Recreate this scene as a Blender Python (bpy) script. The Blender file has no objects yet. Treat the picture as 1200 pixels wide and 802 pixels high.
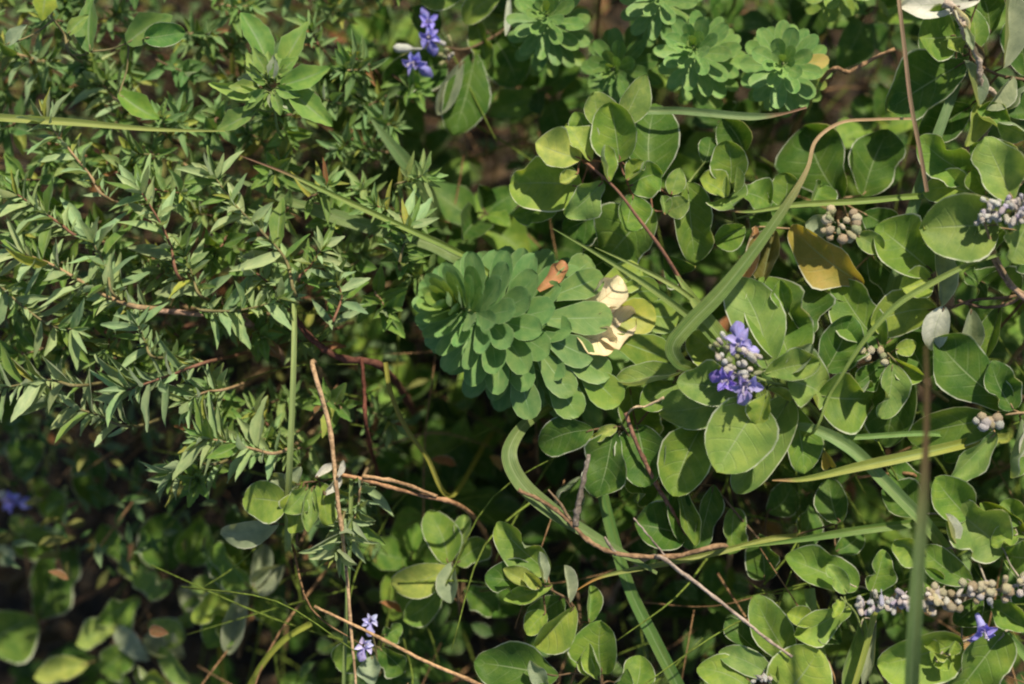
import bpy, math, random
from mathutils import Vector, Matrix, Quaternion

scene = bpy.context.scene
col = scene.collection
rnd = random.Random(7)

# ------------------------------------------------------------------ camera, sky, sun, exposure
S = 0.00045                      # metres per photograph pixel at the focal distance (a 90 mm spurge head)
D = 0.95                         # camera to canopy
PITCH = math.radians(75)         # looking steeply down
R_ = Vector((1, 0, 0))
F_ = Vector((0, math.cos(PITCH), -math.sin(PITCH)))
U_ = Vector((0, math.sin(PITCH), math.cos(PITCH)))
C_ = -F_
CAM = Vector((0, 0, 0.30)) - F_ * D
cam = bpy.data.cameras.new('camera')
cam.sensor_width = 36.0
cam.sensor_fit = 'HORIZONTAL'
cam.lens = 36.0 * D / (1200 * S)
cam.clip_start = 0.02
cam.clip_end = 200
cam.dof.use_dof = True
cam.dof.focus_distance = D - 12 * S
cam.dof.aperture_fstop = 2.8
cam_ob = bpy.data.objects.new('camera', cam)
cam_ob.location = CAM
cam_ob.rotation_euler = (math.radians(90) - PITCH, 0, 0)
col.objects.link(cam_ob)
scene.camera = cam_ob

TO_SUN = (R_ * 0.27 + U_ * 0.65 + C_ * 0.71).normalized()
SUN_EL = math.asin(TO_SUN.z)
SUN_AZ = math.atan2(TO_SUN.x, TO_SUN.y)
world = bpy.data.worlds.new('World')
scene.world = world
world.use_nodes = True
wn = world.node_tree.nodes
sky = wn.new('ShaderNodeTexSky')
sky.sky_type = 'NISHITA'
sky.sun_disc = False
sky.sun_elevation = SUN_EL
sky.sun_rotation = SUN_AZ
bg = wn['Background']
bg.inputs[1].default_value = 0.085
world.node_tree.links.new(sky.outputs[0], bg.inputs[0])
sl = bpy.data.lights.new('sun', 'SUN')
sl.energy = 4.6
sl.angle = math.radians(1.5)
sl.color = (1.0, 0.90, 0.70)
so = bpy.data.objects.new('sun', sl)
so.rotation_euler = (-TO_SUN).to_track_quat('-Z', 'Y').to_euler()
so.location = (0, 0, 3)
col.objects.link(so)
scene.view_settings.view_transform = 'Standard'
scene.view_settings.look = 'None'
scene.view_settings.exposure = 0.46
scene.view_settings.gamma = 1.0
scene.render.engine = 'CYCLES'
scene.cycles.use_denoising = True
scene.cycles.filter_width = 2.1
scene.cycles.max_bounces = 5
scene.cycles.diffuse_bounces = 3
scene.cycles.transmission_bounces = 4
scene.cycles.sample_clamp_indirect = 4.0


def P(x, y, h=0.0):
    """photo pixel + height in pixel units above the focal plane -> world point"""
    dh = D - h * S
    return CAM + (R_ * ((x - 600) * S) + U_ * ((401 - y) * S)) * (dh / D) + F_ * dh


def V(r, u, c):
    return R_ * r + U_ * u + C_ * c


def px(h):
    return S * (D - h * S) / D


# ------------------------------------------------------------------ materials
def new_mat(name):
    m = bpy.data.materials.new(name)
    m.use_nodes = True
    nt = m.node_tree
    for n in list(nt.nodes):
        nt.nodes.remove(n)
    return m, nt


def N(nt, t, **kw):
    n = nt.nodes.new(t)
    for k, v in kw.items():
        setattr(n, k, v)
    return n


def math_node(nt, op, a, b=None, c=None, clamp=False):
    n = N(nt, 'ShaderNodeMath', operation=op, use_clamp=clamp)
    for i, v in enumerate((a, b, c)):
        if v is None:
            continue
        if isinstance(v, (int, float)):
            n.inputs[i].default_value = v
        else:
            nt.links.new(v, n.inputs[i])
    return n.outputs[0]


def smooth(nt, x, lo, hi):
    n = N(nt, 'ShaderNodeMapRange', interpolation_type='SMOOTHSTEP')
    nt.links.new(x, n.inputs['Value'])
    n.inputs['From Min'].default_value = lo
    n.inputs['From Max'].default_value = hi
    return n.outputs[0]


def mixc(nt, fac, a, b, blend='MIX'):
    n = N(nt, 'ShaderNodeMix', data_type='RGBA', blend_type=blend)
    for i, v in ((0, fac), (6, a), (7, b)):
        if isinstance(v, (int, float)):
            n.inputs[i].default_value = v
        elif isinstance(v, tuple):
            n.inputs[i].default_value = (*v, 1) if len(v) == 3 else v
        else:
            nt.links.new(v, n.inputs[i])
    return n.outputs[2]


def leaf_material(name, rim=0.0, rim_col=(.55, .58, .46), rib=0.35, rib_col=(.34, .42, .22), veins=0.15, vein_n=9.0,
                  slant=0.55, back=(.30, .36, .25), back_f=0.55, trans=0.3, trans_gain=(1.5, 1.35, .42),
                  rough=.55, sheen=.25, blotch=.3, spots=.0, bump=.25, rib_w=.05, attr=None, net=0.0, stripes=0.0):
    m, nt = new_mat(name)
    lk = nt.links.new
    uv = N(nt, 'ShaderNodeUVMap')
    sep = N(nt, 'ShaderNodeSeparateXYZ')
    lk(uv.outputs[0], sep.inputs[0])
    u, v = sep.outputs[0], sep.outputs[1]
    e = math_node(nt, 'MULTIPLY', math_node(nt, 'ABSOLUTE', math_node(nt, 'SUBTRACT', u, .5)), 2.0)
    oi = N(nt, 'ShaderNodeObjectInfo')
    # coordinates that differ from leaf to leaf
    cmb = N(nt, 'ShaderNodeCombineXYZ')
    lk(u, cmb.inputs[0]); lk(math_node(nt, 'MULTIPLY', v, 1.6), cmb.inputs[1])
    lk(math_node(nt, 'MULTIPLY', oi.outputs['Random'], 57.0), cmb.inputs[2])
    nz = N(nt, 'ShaderNodeTexNoise'); lk(cmb.outputs[0], nz.inputs['Vector'])
    nz.inputs['Scale'].default_value = 3.2; nz.inputs['Detail'].default_value = 5
    nf = N(nt, 'ShaderNodeTexNoise'); lk(cmb.outputs[0], nf.inputs['Vector'])
    nf.inputs['Scale'].default_value = 26; nf.inputs['Detail'].default_value = 3
    base = oi.outputs['Color']
    if attr:
        base = N(nt, 'ShaderNodeAttribute', attribute_name=attr).outputs['Color']
    # blotches: darker / yellower areas of the blade
    k = math_node(nt, 'ADD', math_node(nt, 'MULTIPLY', math_node(nt, 'SUBTRACT', nz.outputs[0], .5), blotch * 3.0), 1.0)
    k2 = math_node(nt, 'ADD', math_node(nt, 'MULTIPLY', math_node(nt, 'SUBTRACT', nf.outputs[0], .5), blotch * .8), k)
    hsv = N(nt, 'ShaderNodeHueSaturation')
    lk(base, hsv.inputs['Color']); lk(k2, hsv.inputs['Value'])
    lk(math_node(nt, 'ADD', .5, math_node(nt, 'MULTIPLY', math_node(nt, 'SUBTRACT', .5, nz.outputs[0]), .10)), hsv.inputs['Hue'])
    c = hsv.outputs[0]
    # side veins run forward from the midrib
    w = math_node(nt, 'SINE', math_node(nt, 'MULTIPLY', math_node(nt, 'SUBTRACT', v, math_node(nt, 'MULTIPLY', math_node(nt, 'POWER', e, 1.3), slant * .5)), vein_n * 6.283))
    w = math_node(nt, 'ADD', w, math_node(nt, 'MULTIPLY', math_node(nt, 'SUBTRACT', nz.outputs[0], .5), .5))
    vm = smooth(nt, w, .86, 1.0)
    vm = math_node(nt, 'MULTIPLY', vm, math_node(nt, 'SUBTRACT', 1.0, smooth(nt, e, .55, .95)))
    if veins:
        c = mixc(nt, math_node(nt, 'MULTIPLY', vm, veins), c, rib_col)
    if stripes:  # parallel veins of a grass blade
        sm = math_node(nt, 'SINE', math_node(nt, 'ADD', math_node(nt, 'MULTIPLY', u, 50.0), math_node(nt, 'MULTIPLY', nz.outputs[0], 2.0)))
        c = mixc(nt, math_node(nt, 'MULTIPLY', smooth(nt, sm, -.2, 1.0), stripes), c, mixc(nt, 1.0, c, (1.7, 1.5, 1.6), 'MULTIPLY'))
        c = mixc(nt, math_node(nt, 'MULTIPLY', smooth(nt, sm, -.5, -1.0), stripes), c, mixc(nt, 1.0, c, (.55, .6, .5), 'MULTIPLY'))
    if net:      # fine network between the veins
        vo = N(nt, 'ShaderNodeTexVoronoi', feature='DISTANCE_TO_EDGE'); lk(cmb.outputs[0], vo.inputs['Vector'])
        vo.inputs['Scale'].default_value = 17
        nm = math_node(nt, 'SUBTRACT', 1.0, smooth(nt, vo.outputs['Distance'], .0, .09))
        c = mixc(nt, math_node(nt, 'MULTIPLY', nm, net * .14), c, rib_col)
    ribm = math_node(nt, 'SUBTRACT', 1.0, smooth(nt, e, rib_w * .35, rib_w))
    ribm = math_node(nt, 'MULTIPLY', ribm, math_node(nt, 'SUBTRACT', 1.0, smooth(nt, v, .55, .97)))
    c = mixc(nt, math_node(nt, 'MULTIPLY', ribm, rib), c, rib_col)
    if spots:
        sp = math_node(nt, 'MULTIPLY', smooth(nt, nf.outputs[0], .70, .76), spots)
        c = mixc(nt, sp, c, (.16, .10, .04))
    geo = N(nt, 'ShaderNodeNewGeometry')
    bk = mixc(nt, back_f, c, back)
    c = mixc(nt, geo.outputs['Backfacing'], c, bk)
    if rim:
        rm = math_node(nt, 'MULTIPLY', math_node(nt, 'MULTIPLY', smooth(nt, e, .93, .99), smooth(nt, nz.outputs[0], .28, .55)), rim)
        c = mixc(nt, rm, c, rim_col)
    pb = N(nt, 'ShaderNodeBsdfPrincipled')
    lk(c, pb.inputs['Base Color'])
    pb.inputs['Roughness'].default_value = rough
    pb.inputs['Specular IOR Level'].default_value = .2
    pb.inputs['Sheen Weight'].default_value = sheen
    pb.inputs['Sheen Roughness'].default_value = .5
    bp = N(nt, 'ShaderNodeBump')
    bp.inputs['Strength'].default_value = bump
    bp.inputs['Distance'].default_value = .0006
    hgt = math_node(nt, 'ADD', math_node(nt, 'MULTIPLY', nf.outputs[0], .5), math_node(nt, 'MULTIPLY', math_node(nt, 'ADD', vm, ribm), -.8))
    lk(hgt, bp.inputs['Height']); lk(bp.outputs[0], pb.inputs['Normal'])
    tr = N(nt, 'ShaderNodeBsdfTranslucent')
    tc = mixc(nt, 1.0, c, trans_gain, 'MULTIPLY')
    lk(tc, tr.inputs['Color'])
    mx = N(nt, 'ShaderNodeMixShader')
    mx.inputs[0].default_value = trans
    lk(pb.outputs[0], mx.inputs[1]); lk(tr.outputs[0], mx.inputs[2])
    out = N(nt, 'ShaderNodeOutputMaterial')
    lk(mx.outputs[0], out.inputs[0])
    return m


def bark_material(name, c1, c2, scale=400, rough=.8, bump=.6, use_obj=False):
    m, nt = new_mat(name)
    lk = nt.links.new
    tc = N(nt, 'ShaderNodeTexCoord')
    n1 = N(nt, 'ShaderNodeTexNoise'); lk(tc.outputs['Object'], n1.inputs['Vector'])
    n1.inputs['Scale'].default_value = scale; n1.inputs['Detail'].default_value = 6
    n2 = N(nt, 'ShaderNodeTexNoise'); lk(tc.outputs['Object'], n2.inputs['Vector'])
    n2.inputs['Scale'].default_value = scale * .16
    f = smooth(nt, math_node(nt, 'ADD', math_node(nt, 'MULTIPLY', n1.outputs[0], .5), math_node(nt, 'MULTIPLY', n2.outputs[0], .5)), .38, .62)
    if use_obj:
        oi = N(nt, 'ShaderNodeObjectInfo')
        c = mixc(nt, f, mixc(nt, 1.0, oi.outputs['Color'], c1, 'MULTIPLY'), mixc(nt, 1.0, oi.outputs['Color'], c2, 'MULTIPLY'))
    else:
        c = mixc(nt, f, c1, c2)
    pb = N(nt, 'ShaderNodeBsdfPrincipled')
    lk(c, pb.inputs['Base Color'])
    pb.inputs['Roughness'].default_value = rough
    pb.inputs['Specular IOR Level'].default_value = .25
    bp = N(nt, 'ShaderNodeBump')
    bp.inputs['Strength'].default_value = bump; bp.inputs['Distance'].default_value = .001
    lk(n1.outputs[0], bp.inputs['Height']); lk(bp.outputs[0], pb.inputs['Normal'])
    out = N(nt, 'ShaderNodeOutputMaterial')
    lk(pb.outputs[0], out.inputs[0])
    return m


M = {}
M['vitex'] = leaf_material('vitex_leaf', rim=.9, rim_col=(.66, .68, .56), rib=.55, rib_w=.04, veins=.13, vein_n=6, trans=.35, spots=.6, blotch=.36, sheen=.08, bump=.4, net=.5)
M['vitex_shade'] = leaf_material('vitex_shade_leaf', rim=.2, rib=.4, rib_w=.04, veins=.1, vein_n=6, trans=.27, spots=.5, blotch=.35, sheen=.05)  # shaded copy of the vitex leaf, its pale rim toned down for shade
M['spurge'] = leaf_material('spurge_leaf', rim=.7, rim_col=(.38, .50, .27), rib=.55, rib_col=(.34, .47, .25), rib_w=.055, veins=.06, vein_n=7,
                            trans=.22, back=(.15, .28, .15), back_f=.45, blotch=.24, rough=.45, sheen=.05, bump=.2, spots=.35)
M['herb'] = leaf_material('herb_leaf', rim=.4, rim_col=(.34, .40, .26), rib=.35, rib_w=.14, rib_col=(.30, .37, .22), veins=.0, trans=.28,
                          back=(.30, .36, .24), back_f=.5, blotch=.25, sheen=.1, spots=.25)
M['grass'] = leaf_material('grass_blade', rim=.15, rib=.3, rib_w=.16, veins=0.0, trans=.28, back=(.22, .30, .10), back_f=.3, blotch=.16, sheen=.0,
                           rough=.45, bump=.35, attr='blade_colour', stripes=.5, spots=.35)
M['withered'] = leaf_material('withered_leaf', rim=.8, rim_col=(.30, .17, .07), rib=.5, rib_col=(.55, .40, .20), rib_w=.06, veins=.35, vein_n=7, trans=.25, trans_gain=(1.1, 1.0, .8), back=(.5, .4, .25), back_f=.3,
                              blotch=.30, spots=.8, sheen=0, bump=.5)
M['petal'] = leaf_material('petal', rib=.25, rib_col=(.55, .50, .85), rib_w=.2, veins=0.2, vein_n=3, trans=.3, trans_gain=(1.0, .9, 1.3),
                           back=(.45, .42, .75), back_f=.4, blotch=.25, sheen=.1)
M['stem'] = bark_material('green_stem', (.75, .75, .75), (1.25, 1.2, 1.1), 500, .7, .4, use_obj=True)
M['twig'] = bark_material('dry_twig', (.55, .5, .45), (1.3, 1.25, 1.2), 420, .85, 1.0, use_obj=True)
M['bud'] = bark_material('bud', (.72, .66, .58), (1.35, 1.35, 1.33), 520, .8, .9, use_obj=True)

mg, nt = new_mat('dark_humus')
tc = N(nt, 'ShaderNodeTexCoord')
n1 = N(nt, 'ShaderNodeTexNoise'); nt.links.new(tc.outputs['Object'], n1.inputs['Vector'])
n1.inputs['Scale'].default_value = 60; n1.inputs['Detail'].default_value = 10
n2 = N(nt, 'ShaderNodeTexVoronoi'); nt.links.new(tc.outputs['Object'], n2.inputs['Vector']); n2.inputs['Scale'].default_value = 130
c = mixc(nt, smooth(nt, n1.outputs[0], .4, .65), (.018, .013, .008), (.075, .048, .026))
pb = N(nt, 'ShaderNodeBsdfPrincipled'); nt.links.new(c, pb.inputs['Base Color']); pb.inputs['Roughness'].default_value = .95
bp = N(nt, 'ShaderNodeBump'); bp.inputs['Distance'].default_value = .01
nt.links.new(math_node(nt, 'ADD', n1.outputs[0], n2.outputs[0]), bp.inputs['Height']); nt.links.new(bp.outputs[0], pb.inputs['Normal'])
out = N(nt, 'ShaderNodeOutputMaterial'); nt.links.new(pb.outputs[0], out.inputs[0])
M['ground'] = mg

# ------------------------------------------------------------------ mesh helpers
def mesh_from(name, verts, faces, mat, uvs=None, smooth_=True):
    me = bpy.data.meshes.new(name)
    me.from_pydata([tuple(v) for v in verts], [], faces)
    if uvs is not None:
        ul = me.uv_layers.new(name='UVMap')
        for lp in me.loops:
            ul.data[lp.index].uv = uvs[lp.vertex_index]
    me.polygons.foreach_set('use_smooth', [smooth_] * len(me.polygons))
    me.materials.append(mat)
    me.update()
    return me


def leaf_mesh(name, mat, profile, nv=9, nu=6, cup=.1, curl=.0, wave=.0, wfreq=2.0, fold=.0, twist=.0, ragged=.0, seed=0, side_curl=(0, 0), sway=0.0, lobes=()):
    r = random.Random(seed)
    ph = [r.uniform(0, 6.28) for _ in range(6)]
    verts, uvs, faces = [], [], []
    for i in range(nv + 1):
        t = i / nv
        v = .5 * (1 - math.cos(math.pi * (0.04 + .96 * t))) if nv > 5 else t
        v = (v - .0039) / (1 - .0039)
        hw = max(profile(max(v, 0)), .004) * .5
        for j in range(nu + 1):
            u = -1 + 2 * j / nu
            sd = 0 if u < 0 else 1
            g = 1 + ragged * (math.sin(v * 8 + ph[sd]) * .75 + math.sin(v * 17 + ph[sd + 2]) * .25)
            lob = 0.0
            for (ls, lv, ldep) in lobes:          # bays in one margin, the edge turned up beside them
                if ls == sd:
                    lob += ldep * math.exp(-((v - lv) / .11) ** 2)
            x = u * hw * g * (1 - lob * abs(u))
            y = v
            au = abs(u)
            z = cup * (u * u) * profile(max(v, 0)) + curl * (v * v) + fold * au * hw * 2
            z += wave * au ** 2 * math.sin(v * wfreq * 6.28 + ph[sd]) * min(1, v * 4)
            z += lob * .55 * au ** 2
            sc = side_curl[sd]
            if sc:
                k = max(0, au - .45) / .55
                z += sc * k * k * .28 * profile(max(v, 0))
                x -= math.copysign(abs(sc) * k * k * .16 * hw * 2, u)
            tw = twist * v
            x, z = x * math.cos(tw) - z * math.sin(tw), x * math.sin(tw) + z * math.cos(tw)
            verts.append((x + sway * math.sin(math.pi * v), y, z))
            uvs.append(((u + 1) / 2, v))
    for i in range(nv):
        for j in range(nu):
            a = i * (nu + 1) + j
            faces.append((a, a + 1, a + nu + 2, a + nu + 1))
    return mesh_from(name, verts, faces, mat, uvs)


def prof_vitex(v):
    return max(0.0, math.sin(math.pi * min(1, v) ** 1.02)) ** .58 * (.72 + .33 * v)


def prof_round(v):
    return max(0.0, math.sin(math.pi * min(1, v) ** .95)) ** .50


def prof_point(v):
    return max(0.0, math.sin(math.pi * min(1, v) ** .86)) ** .8


def prof_spat(v):
    v = min(1, v)
    if v < .60:
        return .26 + .74 * (v / .60) ** 1.15
    if v < .70:
        return 1.0
    return max(0, 1 - ((v - .70) / .30) ** 2.3) ** .5


def prof_lance(v):
    return max(0.0, math.sin(math.pi * min(1, v) ** .8)) ** .9


def prof_tooth(v):
    v = min(1, v)
    return max(0.0, math.sin(math.pi * v ** .8)) ** .8 * (1 + .10 * math.sin(v * 29) + .07 * math.sin(v * 13 + 1))


LM = {'vitex': [], 'round': [], 'wavy': [], 'fold': [], 'curl': [], 'point': [], 'spurge': [], 'herb': [], 'tooth': [], 'lobed': [], 'shade': []}
for i in range(8):
    LM['vitex'].append(leaf_mesh('vitex_leaf', M['vitex'], prof_vitex, 11, 8, cup=rnd.uniform(-.05, .42), curl=rnd.uniform(-.6, .3),
                                 wave=rnd.uniform(.06, .15), wfreq=rnd.uniform(.8, 1.6), fold=rnd.uniform(.03, .2), ragged=rnd.uniform(.03, .08), seed=i, sway=rnd.uniform(-.12, .12)))
for i in range(5):
    LM['round'].append(leaf_mesh('vitex_leaf_round', M['vitex'], prof_round, 11, 8, cup=rnd.uniform(.1, .45), curl=rnd.uniform(-.3, .2),
                                 wave=.10, wfreq=1.2, fold=.06, ragged=.05, seed=20 + i, sway=rnd.uniform(-.06, .06)))
for i in range(7):
    LM['wavy'].append(leaf_mesh('vitex_leaf_wavy', M['vitex'], prof_vitex, 16, 8, cup=.2, curl=rnd.uniform(-.3, .05), wave=rnd.uniform(.16, .26),
                                wfreq=rnd.uniform(1.0, 1.7), fold=.08, ragged=rnd.uniform(.16, .26), seed=40 + i, sway=rnd.uniform(-.1, .1)))
for i, lb in enumerate((((1, .55, .5),), ((0, .5, .45), (1, .72, .3)), ((1, .38, .4), (1, .78, .35)), ((0, .62, .55),), ((0, .4, .35), (1, .6, .45)))):
    LM['lobed'].append(leaf_mesh('vitex_leaf_lobed', M['vitex'], prof_round, 18, 8, cup=.22, curl=rnd.uniform(-.35, .1), wave=.12, wfreq=1.3, fold=.1, ragged=.05,
                                 seed=70 + i, sway=rnd.uniform(-.1, .1), lobes=lb))
for i in range(8):
    LM['shade'].append(leaf_mesh('shade_leaf', M['vitex_shade'], (prof_vitex, prof_round)[i % 2], 8, 4, cup=rnd.uniform(.0, .2), curl=rnd.uniform(-.5, .1), wave=.10, wfreq=1.3,
                                 fold=rnd.uniform(.05, .4), ragged=.1, seed=170 + i, sway=rnd.uniform(-.12, .12)))
for i in range(3):
    LM['fold'].append(leaf_mesh('vitex_leaf_folded', M['vitex'], prof_vitex, 10, 8, cup=.25, curl=-.1, wave=.05, fold=.55, ragged=.04, seed=60 + i))
for i in range(4):
    LM['curl'].append(leaf_mesh('vitex_leaf_curled', M['vitex'], prof_vitex, 14, 10, cup=.1, curl=.1, wave=.10, fold=.15, ragged=.09, seed=80 + i, sway=rnd.uniform(-.08, .08),
                                side_curl=((1.5, 0), (0, 1.5), (1.1, .4), (.4, 1.3))[i]))
LM['vitex'] += LM['wavy'][:4] + LM['lobed'][:2]
LM['round'] += LM['lobed'][2:4]
for i in range(3):
    LM['point'].append(leaf_mesh('vitex_leaf_pointed', M['vitex'], prof_point, 10, 6, cup=.1, curl=-.1, wave=.05, fold=.18, ragged=.03, seed=90 + i))
LM['withered'] = [leaf_mesh('withered_leaf', M['withered'], prof_spat, 14, 8, cup=.08, curl=(-.3, .12, -.1)[i], wave=.15, wfreq=1.7, fold=.15, ragged=.14, seed=95 + i, sway=(.1, -.08, .12)[i],
                            side_curl=((.45, 0), (0, .5), (.3, .2))[i], lobes=(((1, .8, .3),), ((0, .7, .25), (1, .9, .3)), ((0, .85, .35),))[i]) for i in range(3)]
for i in range(6):
    LM['spurge'].append(leaf_mesh('spurge_leaf', M['spurge'], prof_spat, 9, 6, cup=rnd.uniform(.0, .06), curl=rnd.uniform(-.05, .10), wave=.03, fold=.05,
                                  ragged=.02, seed=100 + i, twist=rnd.uniform(-.12, .12)))
for i in range(7):
    LM['herb'].append(leaf_mesh('herb_leaf', M['herb'], prof_lance, 7, 2, cup=.1, curl=rnd.uniform(-.9, .5), wave=.10, wfreq=1.5, fold=rnd.uniform(.2, .6),
                                ragged=.12, seed=120 + i, sway=rnd.uniform(-.3, .3)))
for i in range(5):
    LM['tooth'].append(leaf_mesh('toothed_leaf', M['herb'], prof_tooth, 14, 4, cup=.05, curl=rnd.uniform(-.4, .1), wave=.09, wfreq=1.5, fold=.25,
                                 ragged=.06, seed=140 + i, sway=rnd.uniform(-.1, .1)))

COL = {
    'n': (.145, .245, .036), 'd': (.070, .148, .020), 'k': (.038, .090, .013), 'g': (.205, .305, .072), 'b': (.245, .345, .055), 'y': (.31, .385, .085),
    's': (.30, .36, .23), 'w': (.66, .66, .58), 'o': (.42, .34, .05), 't': (.50, .29, .13), 'v': (.15, .14, .03), 'c': (.84, .70, .46), 'r': (.55, .27, .12),
}


def jit(c, a=.14, r=rnd):
    k = 1 + r.uniform(-a, a)
    return (c[0] * k * (1 + r.uniform(-a, a) * .6), c[1] * k, c[2] * k * (1 + r.uniform(-a, a) * .6), 1)


def thing(name, loc, label, cat, group=None):
    o = bpy.data.objects.new(name, None)
    o.empty_display_size = .01
    o.location = loc
    o['label'] = label
    o['category'] = cat
    if group:
        o['group'] = group
    col.objects.link(o)
    return o


WORLD_LOC = {}


def part(name, me, parent, mat4=None, color=None, origin=None):
    """a mesh object below parent; mat4 is its world matrix (parents only carry translations)"""
    o = bpy.data.objects.new(name, me)
    col.objects.link(o)
    m = mat4 if mat4 is not None else Matrix.Identity(4)
    if parent is not None:
        o.parent = parent
        pl = WORLD_LOC.get(parent.name, parent.location)
        m = Matrix.Translation(-Vector(pl)) @ m
    o.matrix_basis = m
    if color:
        o.color = color
    return o


def frame(base, tip, n, W, zs=None):
    d = tip - base
    L = d.length
    d = d / L
    n = (n - d * n.dot(d)).normalized()
    s = d.cross(n)
    z = zs if zs else W
    m = Matrix(((s.x * W, d.x * L, n.x * z, base.x), (s.y * W, d.y * L, n.y * z, base.y), (s.z * W, d.z * L, n.z * z, base.z), (0, 0, 0, 1)))
    return m


def catmull(pts, n=6):
    if len(pts) < 3:
        a, b = pts[0], pts[-1]
        return [a.lerp(b, i / n) for i in range(n + 1)]
    q = [pts[0] * 2 - pts[1]] + list(pts) + [pts[-1] * 2 - pts[-2]]
    out = []
    for i in range(1, len(q) - 2):
        p0, p1, p2, p3 = q[i - 1:i + 3]
        for k in range(n):
            t = k / n
            out.append(.5 * ((2 * p1) + (p2 - p0) * t + (2 * p0 - 5 * p1 + 4 * p2 - p3) * t * t + (3 * p1 - p0 - 3 * p2 + p3) * t ** 3))
    out.append(pts[-1].copy())
    return out


class MB:
    def __init__(self):
        self.v, self.f, self.uv = [], [], []

    def tube(self, pts, r0, r1, sides=6, rough=0, cap=True, knots=0):
        base = len(self.v)
        n = len(pts)
        ref = Vector((.3, .2, 1)).normalized()
        for i, p in enumerate(pts):
            a = pts[max(0, i - 1)]
            b = pts[min(n - 1, i + 1)]
            t = (b - a).normalized() if (b - a).length > 1e-9 else Vector((0, 0, 1))
            s = t.cross(ref)
            if s.length < 1e-3:
                s = t.cross(Vector((1, 0, 0)))
            s.normalize()
            w = t.cross(s)
            r = r0 + (r1 - r0) * i / max(1, n - 1)
            if knots and i % knots == 0:
                r *= 1.28
            for k in range(sides):
                th = 6.28318 * k / sides
                rr = r * (1 + (rnd.uniform(-rough, rough) if rough else 0))
                self.v.append(p + s * (math.cos(th) * rr) + w * (math.sin(th) * rr))
                self.uv.append((k / sides, i / n))
        for i in range(n - 1):
            for k in range(sides):
                a = base + i * sides + k
                b = base + i * sides + (k + 1) % sides
                self.f.append((a, b, b + sides, a + sides))
        if cap:
            self.f.append(tuple(base + k for k in range(sides))[::-1])
            self.f.append(tuple(base + (n - 1) * sides + k for k in range(sides)))

    def mesh(self, name, mat):
        return mesh_from(name, self.v, self.f, mat, self.uv)


def local(mb, loc):
    mb.v = [v - loc for v in mb.v]
    return Matrix.Translation(loc)


def ground_below(p, dx=0, dy=0):
    return Vector((p.x + dx, p.y + dy, 0.0))


def nearest(pts, p):
    return min(pts, key=lambda q: (q - p).length)


def place_leaf(parent, bx, by, tx, ty, w, h, c='n', dh=None, roll=None, var=None, r=rnd, name='leaf', L3=None):
    if dh is None:
        dh = r.uniform(-16, 14)
    b = P(bx, by, h)
    t = P(tx, ty, h + dh)
    if roll is None:
        roll = r.uniform(-28, 28)
    d = (t - b).normalized()
    n = C_ - d * C_.dot(d)
    n = (Quaternion(d, math.radians(roll)) @ n.normalized())
    if var is None:
        var = r.choice(['vitex', 'vitex', 'wavy', 'fold', 'lobed', 'curl'])
    me = r.choice(LM[var])
    m = frame(b - (t - b) * .03, t + (t - b) * .05, n, w * 1.14 * px(h))
    cc = jit(COL[c] if isinstance(c, str) else c, .10, r)
    part(name, me, parent, m, cc)
    return b


STEM_COL = {'green': (.16, .21, .07, 1), 'red': (.20, .10, .065, 1), 'tan': (.30, .21, .12, 1), 'grey': (.30, .27, .22, 1), 'brown': (.13, .085, .05, 1),
            'olive': (.17, .15, .07, 1)}


def sprig(name, label, stem, leaves, scol='tan', r_px=2.2, cat='sprig', group=None, root=(0.0, 0.10), hoff=0, buds=()):
    """a leafy shoot: stem goes from its tip (photo px, height px) down to the ground; leaves are placed one by one"""
    pts = [P(x, y, h + hoff) for x, y, h in stem]
    last = pts[-1]
    g = ground_below(last, root[0], root[1])
    pts2 = pts + [last.lerp(g, .5) + Vector((0, 0, .01)), g]
    cv = catmull(pts2, 6)
    t = thing(name, g, label, cat, group)
    mb = MB()
    mb.tube(cv, r_px * .55 * S, r_px * 1.25 * S, 6, .08)
    joints = list(cv)
    for L in leaves:
        L = list(L)
        kw = {}
        if len(L) > 6:
            kw['c'] = L[6]
        if len(L) > 7 and L[7]:
            kw['var'] = L[7]
        if len(L) > 8:
            kw.update(L[8])
        b = place_leaf(t, L[0], L[1], L[2], L[3], L[4], L[5] + hoff, **kw)
        q = nearest(joints, b - C_ * 14 * S)
        joints.append(b - C_ * 5 * S)
        mid = b.lerp(q, .5) - C_ * 14 * S
        tipd = (P(L[2], L[3], L[5] + hoff) - b) * .12
        mb.tube(catmull([q, mid, b, b + tipd], 3), 1.5 * S, .8 * S, 5)
    m = local(mb, g)
    part('stem', mb.mesh('stem', M['stem']), t, m, STEM_COL[scol])
    return t


# ------------------------------------------------------------------ flowers and buds
def bud_mesh(seed, kind):
    r = random.Random(seed)
    verts, faces, uvs = [], [], []
    if kind == 'fruit':      # globular berry in a toothed calyx
        prof = [(.06, -.6), (.07, -.1), (.28, .02), (.46, .16), (.52, .36), (.50, .55), (.40, .72), (.22, .84), (.08, .88), (0, .86)]
    else:                    # slim downy bud
        prof = [(.06, -.6), (.06, -.1), (.18, .02), (.27, .2), (.30, .42), (.26, .5), (.31, .68), (.27, .88), (.13, 1.0), (0, 1.04)]
    sd = 8
    for i, (rr, z) in enumerate(prof):
        for k in range(sd):
            a = 6.283 * k / sd
            q = rr * (1 + r.uniform(-.07, .07) + (.10 * math.cos(a * 4) if i == 5 else 0))
            verts.append((math.cos(a) * q, math.sin(a) * q, z)); uvs.append((k / sd, z))
    for i in range(len(prof) - 1):
        for k in range(sd):
            a = i * sd + k; b = i * sd + (k + 1) % sd
            faces.append((a, b, b + sd, a + sd))
    return mesh_from('bud', verts, faces, M['bud'], uvs)


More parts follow.
